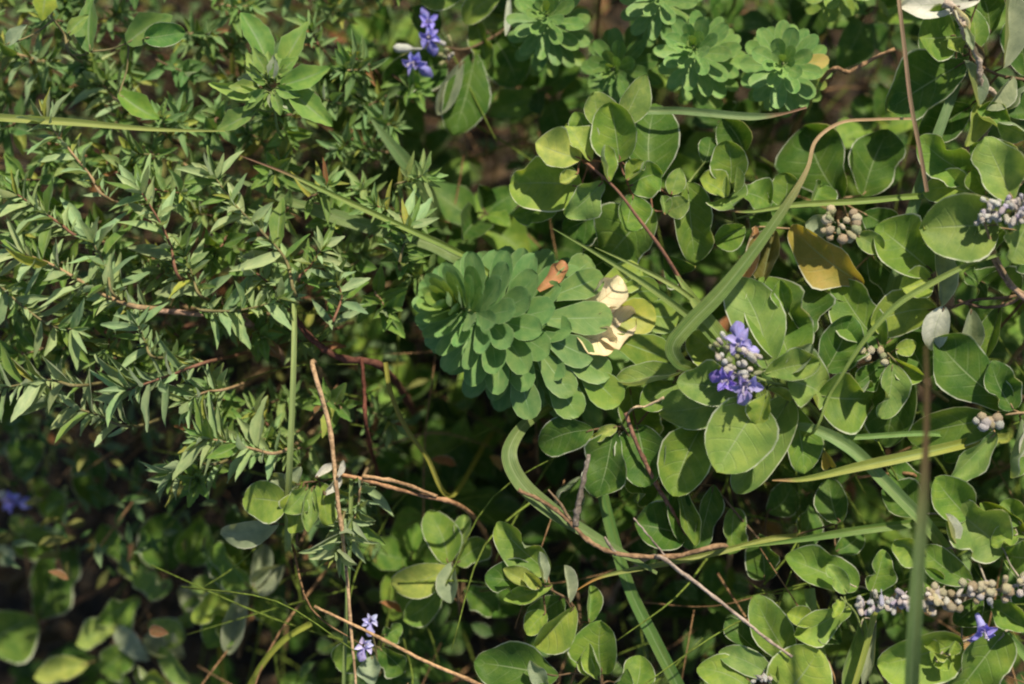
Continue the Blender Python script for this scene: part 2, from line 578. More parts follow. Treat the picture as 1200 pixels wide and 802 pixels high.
BUD = {'bud': [bud_mesh(i, 'bud') for i in range(3)], 'fruit': [bud_mesh(10 + i, 'fruit') for i in range(3)]}
BCOL = {'white': (.74, .71, .67), 'grey': (.60, .57, .54), 'lilac': (.55, .52, .64), 'tan': (.50, .40, .27), 'straw': (.62, .55, .37), 'green': (.38, .40, .22)}


def bud(parent, x, y, h, size, d=None, kind='bud', c='white'):
    p = P(x, y, h)
    d = (d if d is not None else V(rnd.uniform(-1, 1), rnd.uniform(-1, 1), rnd.uniform(.2, 1))).normalized()
    rot = d.to_track_quat('Z', 'Y').to_matrix().to_4x4()
    st = rnd.uniform(.85, 1.35) if kind == 'bud' else rnd.uniform(.8, 1.05)
    m = Matrix.Translation(p) @ rot @ Matrix.Diagonal((size * S * rnd.uniform(.8, 1.05), size * S * rnd.uniform(.8, 1.05), size * S * st, 1))
    part('bud', rnd.choice(BUD[kind]), parent, m, jit(BCOL[c], .15))


PET = [leaf_mesh('petal', M['petal'], prof_round, 8, 4, cup=.45, curl=-.6, wave=.16, wfreq=1.3, seed=200 + i, ragged=.14, sway=(-.1, .12, .04)[i]) for i in range(3)]
LIP = leaf_mesh('lip_petal', M['petal'], prof_vitex, 9, 6, cup=-.35, curl=-.55, wave=.14, wfreq=1.2, seed=210, ragged=.12)
PURPLE = (.29, .25, .55)


def flower(parent, x, y, h, size, face, lip, col_=PURPLE):
    """five-lobed two-lipped corolla: 'face' is the direction the mouth looks in, 'lip' where the big lower lobe hangs (r,u,c)"""
    c0 = P(x, y, h)
    f = V(*face).normalized()
    l = V(*lip)
    l = (l - f * l.dot(f)).normalized()
    sd = f.cross(l)
    q = size * S
    mb = MB()
    # funnel tube
    rings = [(-.75, .10), (-.5, .13), (-.2, .17), (0.0, .24)]
    for z, rr in rings:
        for k in range(8):
            a = 6.283 * k / 8
            mb.v.append(c0 + f * (z * q) + (l * math.cos(a) + sd * math.sin(a)) * (rr * q)); mb.uv.append((k / 8, z + .8))
    for i in range(3):
        for k in range(8):
            a = i * 8 + k; b = i * 8 + (k + 1) % 8
            mb.f.append((a, b, b + 8, a + 8))
    m = local(mb, c0)
    fl = part('flower', mb.mesh('corolla_tube', M['petal']), parent, m, jit((.42, .40, .70), .08))
    WORLD_LOC[fl.name] = c0
    for ang, ln, wd, me in ((0, .70, .60, LIP), (60, .42, .34, PET[0]), (-60, .42, .34, PET[1]), (130, .36, .34, PET[2]), (-130, .36, .34, PET[0]), (175, .30, .30, PET[1])):
        a = math.radians(ang + rnd.uniform(-16, 16))
        d = (l * math.cos(a) + sd * math.sin(a)) * .92 + f * (rnd.uniform(.0, .4) if ang == 0 else rnd.uniform(.5, 1.5))
        b = c0 + (l * math.cos(a) + sd * math.sin(a)) * (.15 * q)
        nn = Quaternion(d.normalized(), rnd.uniform(-.6, .6)) @ f
        pm = frame(b, b + d.normalized() * (ln * q), nn, wd * q)
        k = rnd.uniform(.9, 1.15) if ang == 0 else rnd.uniform(1.1, 1.8)
        part('petal', me, fl, pm, jit((min(.6, col_[0] * k), min(.6, col_[1] * k), min(.85, col_[2] * (.5 + .5 * k))), .14))
    sb = MB()
    for k in range(4):
        a = rnd.uniform(0, 6.28)
        e = c0 + f * (q * rnd.uniform(.45, .62)) + (l * math.cos(a) + sd * math.sin(a)) * (.14 * q) - l * (.15 * q)
        pts = catmull([c0, c0.lerp(e, .5) - l * (.06 * q), e], 3)
        sb.tube(pts, .016 * q, .013 * q, 4)
        sb.tube([e, e + f * (.05 * q)], .04 * q, .03 * q, 5)
    m = local(sb, c0)
    part('stamens', sb.mesh('stamens', M['bud']), fl, m, (.5, .46, .62, 1))


# ------------------------------------------------------------------ spurge heads
def spurge(label, tip, axis, n, slen, lmax, wmax, seed, special=(), base=COL['n'], open_=1.0, phi_max=80, hue=0.0, extra=(), grow=.5, lmin_=.36):
    r = random.Random(seed)
    a = V(*axis).normalized()
    p0 = P(*tip)
    s = px(tip[2])
    e1 = a.cross(Vector((.2, .9, .1))).normalized()
    e2 = a.cross(e1)
    end = p0 - a * (slen * s)
    g = ground_below(end, -a.x * .03, -a.y * .03)
    t = thing('spurge', g, label, 'spurge', 'spurge rosettes')
    mb = MB()
    mb.tube(catmull([p0 - a * (4 * s), p0 - a * (slen * .5 * s), end, end.lerp(g, .5) - Vector((a.x, a.y, 0)) * .02, g], 5), 2.2 * s, 6 * s, 8)
    m = local(mb, g)
    part('stem', mb.mesh('stem', M['stem']), t, m, (.20, .24, .10, 1))
    ob = []
    for i in range(n):
        f = i / (n - 1)
        th = i * 2.39996 + r.uniform(-.04, .04)
        sl = slen * (f ** 1.2) + 1
        g1 = min(1, f / (.42 * open_))
        phi = math.radians(8 + (phi_max - 8) * g1 ** .8 + 52 * max(0, f - .42) + r.uniform(-2.5, 2.5))
        gl = min(1, f / grow)
        L = lmax * (lmin_ + (1 - lmin_) * gl) * (1 + r.uniform(-.035, .035))
        W = wmax * (.42 + .58 * min(1, f / (grow * .7))) * (1 + r.uniform(-.10, .10))
        rad = e1 * math.cos(th) + e2 * math.sin(th)
        d = a * math.cos(phi) + rad * math.sin(phi)
        b = p0 - a * (sl * s) + rad * (2.5 * s)
        nn = a - d * a.dot(d)
        if nn.length < .05:
            nn = -rad
        nn = Quaternion(d, r.uniform(-.1, .1)) @ nn
        tipp = b + d * (L * s)
        k = max(0, 1 - f / .12)
        bc = [base[q] * (1 - .75 * k) + (.23, .34, .06)[q] * .75 * k for q in range(3)]
        if f > .72:
            k = (f - .72) / .28
            bc = [bc[q] * (1 - .8 * k) + (.20, .30, .055)[q] * .8 * k for q in range(3)]
        o = part('leaf', r.choice(LM['spurge']), t, frame(b, tipp, nn, W * s), jit(bc, .09, r))
        ob.append((o, b.lerp(tipp, .8)))
    for (bx, by, tx, ty, w, h, c) in extra:
        place_leaf(t, bx, by, tx, ty, w, h, c, dh=-3, roll=r.uniform(-14, 14), var='spurge' if isinstance(c, tuple) and c[0] < .7 else 'withered', r=r)
    # single leaves that have faded on the plant
    for (x, y, c) in special:
        def dist(q):
            rel = q[1] - CAM
            dep = rel.dot(F_)
            return math.hypot(600 + rel.dot(R_) / dep * D / S - x, 401 - rel.dot(U_) / dep * D / S - y) - .12 * (D - dep) / S
        o = min(ob, key=dist)[0]
        o.color = (*COL[c], 1) if isinstance(c, str) else (*c, 1)
        o['label'] = 'faded yellow leaf' if c != 'r' else 'withered orange leaf'
    return t


# ------------------------------------------------------------------ grey-leaved herb
def herb(label, path, n, lmin, lmax, seed, cbase=(.17, .25, .115), group='grey-leaved herb shoots', scol='olive', wid=.22, tiprose=8, mesh='herb', mixed=.15, name='herb_shoot', root=True, r_px=1.6, reach=1.0, cat='herb'):
    r = random.Random(seed)
    pts = [P(*q) for q in path]
    last = pts[-1]
    g = ground_below(last, (last - pts[-2]).x * .6, .09)
    cv = catmull(pts, 6)
    full = catmull(pts + [last.lerp(g, .5), g], 6)
    t = thing(name, g, label, cat, group)
    mb = MB()
    mb.tube(full, r_px * .5 * S, r_px * 1.8 * S, 5, .08)
    m = local(mb, g)
    part('stem', mb.mesh('stem', M['stem']), t, m, STEM_COL[scol])
    total = len(cv) - 1

    def at(f):
        k = min(total - 1e-4, f * total)
        i = int(k)
        return cv[i].lerp(cv[i + 1], k - i), (cv[max(0, i - 1)] - cv[min(total, i + 2)]).normalized()
    tufts = int(n * (1.1 if mesh == 'herb' else .3))
    for i in range(n + tiprose + tufts):
        if i >= n + tiprose:
            f = r.random() ** .8
            phi = math.radians(r.uniform(25, 70))
            L = r.uniform(lmin, lmax) * r.uniform(.3, .5)
        elif i < tiprose:
            f = .02 * i / max(1, tiprose)
            phi = math.radians(18 + 50 * i / tiprose)
            L = r.uniform(lmin, lmax) * (.55 + .45 * i / tiprose)
        else:
            f = (i - tiprose + .5) / n
            phi = math.radians(r.uniform(48, 88))
            L = r.uniform(lmin, lmax) * (1 if r.random() < .7 else .5)
        p, ax = at(f)
        th = i * 2.39996 + r.uniform(-.3, .3)
        e1 = ax.cross(C_ + U_ * .3).normalized()
        e2 = ax.cross(e1)
        rad = e1 * math.cos(th) + e2 * math.sin(th)
        d = ax * math.cos(phi) + rad * math.sin(phi)
        if d.dot(C_) < -.35:
            d = d - C_ * d.dot(C_) * .7
            d.normalize()
        L *= reach
        W = L * wid * r.uniform(.8, 1.25)
        nn = ax * .6 + C_ * .7 + Vector((r.uniform(-.4, .4), r.uniform(-.4, .4), 0))
        nn = nn - d * nn.dot(d)
        if nn.length < .05:
            nn = C_
        c = cbase
        q = r.random()
        if q < mixed:
            c = (.14, .24, .05)
        elif q < mixed * 1.35:
            c = (.30, .33, .06)
        elif q < mixed * 1.4:
            c = (.26, .13, .05)
        mk = 'tooth' if mesh == 'herb' and r.random() < .4 else mesh
        part('leaf', r.choice(LM[mk]), t, frame(p, p + d * (L * S), nn, W * S * (1.3 if mk != mesh else 1)), jit(c, .18, r))
    return t


# ------------------------------------------------------------------ grass blades, straws, twigs
def blade(label, path, width, color, seed=0, name='grass_blade', tipcol=None, fold=.35, root=True, roll=0.0, rollend=None, wprof=None, cat='grass blade', group=None, lab_tip='dry brown tip'):
    """ribbon with a keel; path runs tip -> base in (px, px, height px)"""
    r = random.Random(seed)
    pts = [P(*q) for q in path]
    if root:
        last = pts[-1]
        dr = (last - pts[-2])
        hd = Vector((dr.x, dr.y, 0)).normalized() * .07
        hd.y = max(hd.y, .05)
        g = ground_below(last, hd.x, hd.y)
        pts = pts + [last + dr.normalized() * .025 - Vector((0, 0, .012)), last.lerp(g, .5) + hd * .3, g]
    cv = catmull(pts, 8)
    n = len(cv)
    npath = (len(path) - 1) * 8
    g = cv[-1]
    verts, faces, uvs = [], [], []
    nu = 4
    prev = None
    for i, p in enumerate(cv):
        t = (cv[min(n - 1, i + 1)] - cv[max(0, i - 1)]).normalized()
        nn = C_ - t * C_.dot(t)
        if nn.length < .25 and prev is not None:
            nn = prev - t * prev.dot(t)
        nn.normalize()
        prev = nn
        f = min(1, i / npath)
        ro = roll + ((rollend - roll) * f if rollend is not None else 0)
        nn = Quaternion(t, math.radians(ro)) @ nn
        s = t.cross(nn)
        w = width * (wprof(f) if wprof else min(1, .12 + 1.6 * f)) * S
        for k in range(nu + 1):
            u = -1 + 2 * k / nu
            verts.append(p + s * (u * w * .5) + nn * (fold * abs(u) * w * .5))
            uvs.append(((u + 1) / 2, 1 - i / n))
    for i in range(n - 1):
        for k in range(nu):
            a = i * (nu + 1) + k
            faces.append((a, a + 1, a + nu + 2, a + nu + 1))
    me = mesh_from('grass_blade', [v - g for v in verts], faces, M['grass'], uvs)
    at = me.attributes.new('blade_colour', 'FLOAT_COLOR', 'POINT')
    cb = jit(color, .05, r)
    for i in range(n):
        f = i / npath
        c = cb
        if tipcol:
            k = min(1, max(0, (tipcol[1] * 1.25 - f) / (tipcol[1] * .6)))
            k = k * k * (3 - 2 * k)
            c = [cb[q] * (1 - k) + tipcol[0][q] * k for q in range(3)]
        for q in range(nu + 1):
            e = r.uniform(.9, 1.1)
            at.data[i * (nu + 1) + q].color = (c[0] * e, c[1] * e, c[2] * e, 1)
    o = part(name, me, None, Matrix.Translation(g))
    o['label'] = label
    o['category'] = cat
    if group:
        o['group'] = group
    return o


def twig(label, path, r0, r1, color, branches=(), name='dry_twig', root=True, cat='twig', rough=.12, knots=5):
    pts = [P(*q) for q in path]
    if root:
        last = pts[-1]
        dr = last - pts[-2]
        g = ground_below(last, dr.x * .6, dr.y * .6)
        pts = pts + [last.lerp(g, .5) + Vector((dr.x, dr.y, 0)) * .25, g]
    cv = catmull(pts, 7)
    cv = [p + Vector((rnd.uniform(-1, 1), rnd.uniform(-1, 1), rnd.uniform(-1, 1))) * (.5 * S * min(2, r0)) * .4 for p in cv]
    g = cv[-1]
    t = thing(name, g, label, cat)
    mb = MB()
    mb.tube(cv, r0 * S, r1 * S, 7, rough, knots=knots)
    m = local(mb, g)
    part('stem', mb.mesh('stem', M['twig']), t, m, (*color, 1))
    for br, a, b, c in branches:
        mb = MB()
        bp_ = catmull([P(*q) for q in br], 6)
        bp_ = [p + Vector((rnd.uniform(-1, 1), rnd.uniform(-1, 1), rnd.uniform(-1, 1))) * (.5 * S) for p in bp_]
        mb.tube(bp_, a * S, b * S, 6, rough, knots=4)
        m = local(mb, g)
        part('branch', mb.mesh('branch', M['twig']), t, m, (*c, 1))
    return t

# ------------------------------------------------------------------ ground
def hnoise(x, y):
    return (math.sin(x * 23 + 1.3) * math.cos(y * 19 + .4) * .006 + math.sin(x * 61 + y * 47) * .003)


gv, gf = [], []
xs = [-12, -4, -1.5] + [-1 + i * .04 for i in range(51)] + [1.5, 4, 12]
for yy in xs:
    for xx in xs:
        gv.append((xx, yy, hnoise(xx, yy) - .004))
nx = len(xs)
for j in range(nx - 1):
    for i in range(nx - 1):
        a = j * nx + i
        gf.append((a, a + 1, a + nx + 1, a + nx))
go = bpy.data.objects.new('ground', mesh_from('ground', gv, gf, M['ground']))
go['kind'] = 'structure'
col.objects.link(go)

# ------------------------------------------------------------------ spurges
spurge('large blue-green spurge head of tightly overlapping leaves with faded cream leaves low on its stem', (531, 358, 66), (-.51, .18, .84), 160, 335, 102, 36, 3, lmin_=.50, open_=.78,
       extra=[(674, 366, 728, 330, 40, 0, 'c'), (684, 378, 744, 374, 48, -2, 'c'), (672, 382, 720, 404, 36, 4, (.80, .66, .38)), (632, 340, 661, 308, 20, 6, 'r'), (700, 372, 766, 372, 40, -14, (.34, .38, .06)),
              (716, 396, 782, 420, 38, -10, (.20, .29, .045)), (676, 424, 724, 472, 36, -4, (.22, .31, .05)), (700, 340, 750, 318, 34, -14, (.24, .34, .06)), (735, 366, 792, 374, 36, -20, (.18, .29, .05)),
              (715, 345, 770, 340, 34, -16, (.20, .30, .05)), (640, 350, 704, 325, 31, 10, (.17, .28, .08)), (634, 374, 714, 372, 36, 14, (.18, .29, .09)), (640, 352, 680, 318, 29, 4, (.17, .28, .09)),
              (634, 392, 692, 420, 33, 10, (.16, .27, .08)), (645, 402, 712, 440, 34, 2, (.16, .26, .06)), (628, 408, 668, 462, 31, 4, (.16, .26, .07)), (660, 330, 692, 306, 30, -6, (.18, .28, .08)),
              (604, 420, 622, 488, 31, 0, (.15, .25, .08)), (640, 430, 676, 486, 34, -8, (.15, .25, .06))],
       base=(.175, .315, .105))
spurge('pale green spurge rosette touching another full rosette, its heart of thin upright leaflets', (812, 54, -20), (-.22, .06, .97), 50, 120, 51, 18, 11, grow=.4, base=(.20, .345, .10), open_=1.0, phi_max=72)
spurge('pale green spurge rosette with a withered yellow leaf, above the brown-tipped grass blade', (917, 74, -8), (-.18, -.05, .98), 48, 120, 53, 19, 12, grow=.4, base=(.20, .345, .10), open_=.9, phi_max=74,
       special=[(975, 80, (.55, .45, .14)), (960, 100, (.28, .36, .08))])
spurge('green spurge rosette beside a thin white hanging leaf', (640, 14, -50), (-.1, .12, .98), 46, 110, 50, 17, 13, grow=.4, base=(.16, .28, .075), phi_max=74)
spurge('small dark spurge rosette between the larger rosettes and the vitex', (716, 82, -70), (-.3, -.2, .93), 44, 100, 46, 17, 14, base=(.13, .24, .06), phi_max=74)
spurge('spurge rosette growing close behind two full pale rosettes', (772, -8, -30), (-.15, .02, .98), 46, 110, 50, 17, 15, grow=.4, base=(.18, .30, .09), phi_max=74)
spurge('yellowing spurge rosette near the leaf painted blown-out white', (992, -22, -45), (.05, -.1, .98), 32, 90, 42, 19, 16, base=(.22, .32, .06), phi_max=84)

# ------------------------------------------------------------------ beach vitex sprigs, leaf by leaf
sprig('vitex_sprig', 'vitex sprig with yellow-green young leaves and a bare reddish stem crossing its lower leaves',
      [(690, 193, 42), (722, 222, 44), (745, 252, 42), (775, 292, 36), (792, 320, 20), (806, 345, -20)], [
          (680, 186, 631, 166, 44, 34, 'y', 'wavy', dict(dh=4, roll=10)), (692, 188, 667, 146, 36, 30, 'y', 'vitex', dict(dh=-6, roll=25)),
          (680, 218, 602, 216, 60, -2, 'b', 'round', dict(dh=-10, roll=-8)), (677, 203, 657, 214, 20, 44, 'y', 'curl', dict(dh=2)),
          (706, 214, 665, 252, 38, 32, 'g', 'wavy', dict(dh=-4, roll=-15)), (714, 212, 707, 172, 24, 50, 'b', 'curl', dict(dh=6, roll=20)),
          (726, 188, 716, 123, 49, 22, 'n', 'round', dict(dh=8, roll=-12)), (704, 148, 695, 110, 35, 4, 'g', 'round', dict(dh=4)),
          (729, 145, 757, 90, 34, 6, 'g', 'point', dict(dh=6, roll=20)), (764, 214, 774, 120, 66, -22, 'd', 'vitex', dict(dh=-4, roll=5)),
          (735, 211, 754, 190, 24, 24, 'b', 'curl', dict(dh=6, roll=-10)), (738, 218, 774, 205, 40, 12, 'n', 'lobed', dict(dh=-6, roll=20)),
          (742, 230, 734, 270, 37, 18, 'n', 'round', dict(dh=4, roll=-20)), (764, 246, 708, 304, 74, -14, 'n', 'wavy', dict(dh=-8, roll=10)),
          (716, 246, 664, 272, 46, -40, 'd'), (652, 240, 604, 254, 27, -45, 'n'), (689, 168, 672, 138, 32, -6, 'n'),
          (786, 228, 797, 198, 22, -6, 'g', 'point'), (782, 248, 806, 236, 24, 2, 'g', 'round'), (779, 252, 777, 230, 14, 8, 'g', 'fold'),
          (778, 300, 800, 320, 40, -45, 'd'), (720, 300, 680, 330, 60, -70, 'd')], scol='red', r_px=2.6)

sprig('vitex_sprig', 'small upright vitex tip with two central bud leaves beside a wavy-edged leaf',
      [(853, 226, 20), (856, 240, -20), (860, 262, -80)], [
          (856, 214, 853, 167, 40, 0, 'n', 'round', dict(dh=6)), (850, 227, 819, 212, 32, 4, 'b', 'round', dict(dh=8)), (856, 230, 860, 243, 44, 4, 'g', 'round', dict(dh=20)),
          (868, 226, 903, 236, 38, -4, 'n', 'vitex', dict(dh=-6)), (851, 230, 851, 208, 9, 24, 'g', 'fold', dict(dh=14)), (860, 226, 864, 197, 13, 20, 'g', 'fold', dict(dh=12)),
          (806, 216, 816, 304, 46, -16, 'n', 'lobed', dict(dh=-4, roll=-12)), (826, 190, 831, 158, 26, -40, 'd'), (872, 178, 848, 140, 42, -62, 'd'),
          (918, 242, 923, 206, 34, -18, 'n', 'round'), (950, 242, 963, 216, 32, -28, 'n'), (872, 266, 839, 284, 32, -22, 'n'), (905, 262, 880, 250, 30, -34, 'd')], scol='green')

t = sprig('vitex_sprig', 'vitex stem with a ripe seed cluster above a big ochre-yellow leaf',
          [(982, 258, 18), (985, 285, 0), (990, 330, -40), (1000, 370, -110)], [
              (1010, 332, 928, 274, 54, 4, (.38, .31, .06), 'wavy', dict(dh=-2, roll=-30)), (970, 268, 944, 262, 24, 6, 's', 'round'), (1004, 276, 1031, 293, 24, 4, 'g', 'round'),
              (885, 266, 867, 330, 20, -18, 't', 'fold', dict(dh=-4)), (893, 332, 906, 272, 38, -28, 'v', 'fold'), (1020, 300, 1060, 340, 50, -50, 'd'), (960, 330, 1010, 350, 36, -30, 'b'),
              (985, 232, 944, 152, 76, -66, 'd', 'vitex', dict(dh=-10)), (1012, 228, 1042, 156, 60, -82, 'd'), (1012, 250, 1050, 275, 40, -30, 'd')], scol='tan')
for i in range(22):
    a = rnd.uniform(0, 6.28); q = rnd.uniform(0, 1) ** .6
    bud(t, 985 + math.cos(a) * q * 20, 263 + math.sin(a) * q * 17, 22 + 8 * (1 - q), rnd.uniform(9, 14), V(math.cos(a), -math.sin(a), 1), 'fruit' if i % 3 else 'bud', rnd.choice(['straw', 'straw', 'tan', 'green']))

t = sprig('vitex_sprig', 'vitex sprig with smooth broad pale leaves around a spike of grey-white flower buds',
          [(1152, 256, 62), (1160, 280, 50), (1172, 310, 44), (1190, 338, 30), (1214, 352, -10)], [
              (1168, 264, 1081, 268, 72, 44, 'g', 'round', dict(dh=-6, roll=-6)), (1186, 234, 1156, 165, 54, 54, 'g', 'vitex', dict(dh=4, roll=-12)),
              (1142, 228, 1087, 216, 42, 24, 'b', 'vitex', dict(dh=-8, roll=10)), (1156, 228, 1142, 200, 30, 34, 'n', 'vitex'),
              (1142, 206, 1080, 164, 46, 14, 'n', 'lobed', dict(dh=-4)), (1206, 206, 1140, 172, 42, 26, 'n', 'wavy', dict(roll=-10)),
              (1206, 260, 1186, 306, 48, 50, 'g', 'round', dict(dh=-2)), (1184, 152, 1148, 132, 34, 10, 'n', 'curl'), (1206, 160, 1170, 144, 28, 20, 'g', 'curl'),
              (1160, 262, 1150, 300, 40, 22, 'n', 'wavy'), (1190, 270, 1215, 320, 46, 16, 'd')], scol='tan', r_px=2.6)
for i in range(52):
    x = rnd.uniform(1146, 1208)
    bud(t, x, 247 + (x - 1175) * -.02 + rnd.uniform(-13, 13), 66 + rnd.uniform(0, 8), rnd.uniform(9, 13), V(rnd.uniform(-1, .4), rnd.uniform(-1, 1), .8), 'bud', rnd.choice(['white', 'grey', 'grey', 'lilac']))

sprig('vitex_sprig', 'vitex sprig with white-backed hanging leaves under a thin arching grass blade',
      [(1098, 345, 18), (1108, 362, 2), (1140, 352, -6), (1190, 345, -30)], [
          (1092, 318, 1036, 262, 66, 12, 'n', 'lobed', dict(dh=-4, roll=8)), (1091, 326, 1058, 338, 34, 24, 'b', 'round', dict(dh=2)),
          (1102, 358, 1097, 293, 28, 16, 's', 'fold', dict(dh=10, roll=18)), (1096, 362, 1022, 378, 54, 4, 'b', 'vitex', dict(dh=-4, roll=-6)),
          (1106, 360, 1094, 406, 32, 14, 'w', 'vitex', dict(dh=4, roll=10)), (1138, 363, 1133, 413, 26, -4, 's', 'fold'), (1172, 360, 1155, 418, 24, -8, 'n', 'fold'),
          (1150, 330, 1190, 350, 40, -50, 'd'), (1130, 320, 1160, 345, 40, -45, 'd'), (1034, 406, 982, 333, 56, 8, 'n', 'vitex', dict(dh=-4, roll=-8))], scol='brown')

# the flowering sprig beside the large spurge head
t = sprig('vitex_sprig', 'broad-leaved vitex sprig with an open purple flower cluster, beside the large spurge head',
          [(880, 440, 58), (898, 447, 40), (925, 455, 20), (955, 480, -20), (975, 510, -80)], [
              (900, 430, 862, 330, 66, 24, 'g', 'vitex', dict(dh=-4, roll=-10)), (926, 422, 898, 326, 72, 8, 'n', 'lobed', dict(dh=-6, roll=8)),
              (923, 366, 914, 330, 28, 16, 'n', 'curl', dict(dh=4)), (946, 392, 942, 332, 56, -4, 'd', 'wavy', dict(dh=-6)), (966, 528, 973, 547, 16, -4, 'o', 'fold'), (968, 434, 996, 373, 52, 6, 'd', 'lobed', dict(dh=2, roll=8)),
              (897, 438, 957, 424, 42, 40, 'g', 'curl', dict(dh=4, roll=10)), (924, 446, 972, 458, 64, 28, 'g', 'lobed', dict(dh=-2, roll=-16)),
              (960, 464, 1023, 468, 64, 8, 'n', 'lobed', dict(dh=-4, roll=8)), (868, 460, 796, 450, 48, 32, 'g', 'lobed', dict(dh=-2, roll=14)),
              (866, 466, 776, 482, 50, 12, 'g', 'vitex', dict(dh=-8, roll=8)), (888, 476, 842, 550, 72, 30, 'g', 'round', dict(dh=16, roll=6)),
              (899, 462, 886, 502, 28, 44, 'b', 'vitex', dict(dh=-2, roll=25)), (924, 470, 866, 574, 54, -2, 'g', 'lobed', dict(dh=10, roll=12)),
              (930, 478, 942, 552, 44, -8, 'n', 'vitex'), (824, 498, 790, 578, 62, -12, 'n', 'vitex', dict(dh=14, roll=8)), (846, 420, 810, 393, 38, -2, 'b', 'round'),
              (900, 456, 926, 470, 13, 34, 'y', 'fold'), (920, 440, 950, 404, 26, 36, 's', 'curl')], scol='green', r_px=3)
for x, y, s_ in ((838, 410, 11), (846, 404, 11), (852, 412, 12), (845, 420, 12), (855, 424, 13), (861, 408, 12), (866, 418, 14), (880, 418, 16), (885, 424, 16), (858, 436, 15), (866, 440, 16), (850, 398, 10),
                 (872, 430, 13), (840, 416, 11), (892, 436, 11), (876, 440, 13), (856, 404, 11), (848, 426, 12), (870, 424, 13), (862, 432, 12), (868, 448, 12), (878, 432, 12), (842, 406, 10), (884, 416, 12), (864, 414, 12)):
    bud(t, x, y, 62 + rnd.uniform(0, 6), s_, V(rnd.uniform(-1, .6), rnd.uniform(-.6, .8), .8), 'bud', rnd.choice(['white', 'white', 'white', 'grey', 'green']))
flower(t, 866, 402, 70, 32, (-.1, .25, .9), (-.3, .9, .1))
flower(t, 873, 410, 66, 22, (.4, .2, .8), (.8, .3, .3), (.36, .34, .72))
flower(t, 852, 445, 68, 28, (-.5, -.2, .75), (-.9, -.1, .2), (.24, .17, .60))
flower(t, 873, 452, 70, 36, (.1, -.5, .8), (.35, -.9, .2))

t = sprig('vitex_sprig', 'vitex sprig carrying three round seeds above a scallop-edged grey-green leaf',
          [(1040, 414, 22), (1050, 424, 10), (1075, 445, -10), (1110, 470, -50)], [
              (1046, 428, 1034, 488, 36, 14, 'g', 'lobed', dict(dh=-2)), (1056, 434, 1034, 520, 54, -8, 'd', 'lobed', dict(dh=-6)), (1044, 420, 1082, 442, 24, 2, 'b', 'fold'),
              (1034, 424, 1003, 452, 30, 2, 'd', 'vitex'), (1086, 442, 1064, 390, 44, -16, 'd'), (1050, 410, 1072, 404, 18, 8, 'b', 'round'), (1000, 430, 985, 480, 40, -30, 'd')], scol='olive')
for x, y in ((1012, 412), (1022, 412), (1033, 412), (1018, 420), (1038, 426), (1036, 418)):
    bud(t, x, y, 24, 10, V(-.5, .3, .8), 'fruit', rnd.choice(['straw', 'green', 'straw']))

t = sprig('vitex_sprig', 'vitex sprig with one large dark two-lobed leaf and a brown seed cluster',
          [(1178, 486, 24), (1195, 484, 20), (1225, 480, -20)], [
              (1182, 476, 1100, 400, 64, 16, 'd', 'vitex', dict(dh=-4, roll=-5)), (1187, 479, 1163, 426, 38, 24, 'd', 'lobed', dict(dh=2)), (1166, 492, 1075, 518, 52, 4, 'n', 'vitex', dict(dh=-4, roll=-8)),
              (1166, 508, 1112, 560, 34, 16, 'g', 'curl', dict(dh=-4)), (1197, 492, 1182, 556, 36, 12, 'n', 'curl'), (1206, 500, 1197, 534, 16, 24, 'w', 'fold'), (1150, 500, 1110, 540, 30, -20, 'd')], scol='tan')
for i in range(12):
    bud(t, rnd.uniform(1143, 1176), 494 + rnd.uniform(-8, 9), 26, rnd.uniform(8, 14), V(-.6, .2, .8), 'fruit', rnd.choice(['tan', 'straw', 'tan', 'grey']))

t = sprig('vitex_sprig', 'vitex sprig with a long horizontal spike of pale buds and one purple flower',
          [(1008, 706, 46), (1060, 706, 46), (1110, 700, 46), (1160, 694, 44), (1200, 684, 36), (1240, 676, -10)], [
              (1134, 606, 1096, 562, 44, 16, 'n', 'round', dict(dh=-2)), (1176, 644, 1118, 598, 64, 22, 'g', 'lobed', dict(dh=2, roll=-10)), (1118, 642, 1110, 604, 15, 26, 'w', 'fold', dict(roll=40)),
              (1204, 628, 1150, 592, 36, 8, 'n', 'curl'), (1196, 614, 1176, 588, 30, 16, 'n', 'round'), (1192, 626, 1163, 638, 24, 30, 'b', 'round'), (1218, 650, 1178, 655, 54, 28, 'n', 'vitex'),
              (1138, 682, 1083, 643, 38, 20, 'n', 'vitex', dict(dh=2)), (1082, 656, 1050, 632, 32, 14, 'b', 'round'), (1022, 692, 1037, 649, 32, 4, 'n', 'lobed'), (1003, 688, 928, 650, 44, 0, 'n', 'lobed', dict(dh=-4)),
              (1126, 754, 1031, 776, 62, 16, 'b', 'round', dict(dh=-4, roll=-10)), (1176, 742, 1122, 818, 58, 10, 'n', 'vitex'), (1206, 738, 1162, 708, 36, 30, 'n', 'curl'),
              (1078, 602, 1035, 578, 44, -22, 'd', 'round'), (1082, 570, 1042, 548, 36, -36, 'd'), (1026, 728, 1013, 802, 16, 12, 's', 'curl', dict(roll=30)), (1011, 726, 990, 806, 28, 4, 'g', 'vitex'),
              (1100, 770, 1085, 755, 16, 30, 'b', 'fold'), (1112, 768, 1120, 752, 14, 30, 'b', 'fold'), (1098, 776, 1112, 786, 16, 28, 'b', 'round'), (1110, 770, 1096, 766, 10, 36, 'y', 'fold'),
              (1150, 700, 1120, 730, 36, 10, 'd'), (1100, 690, 1070, 670, 34, 6, 'n')], scol='grey', r_px=2.4)
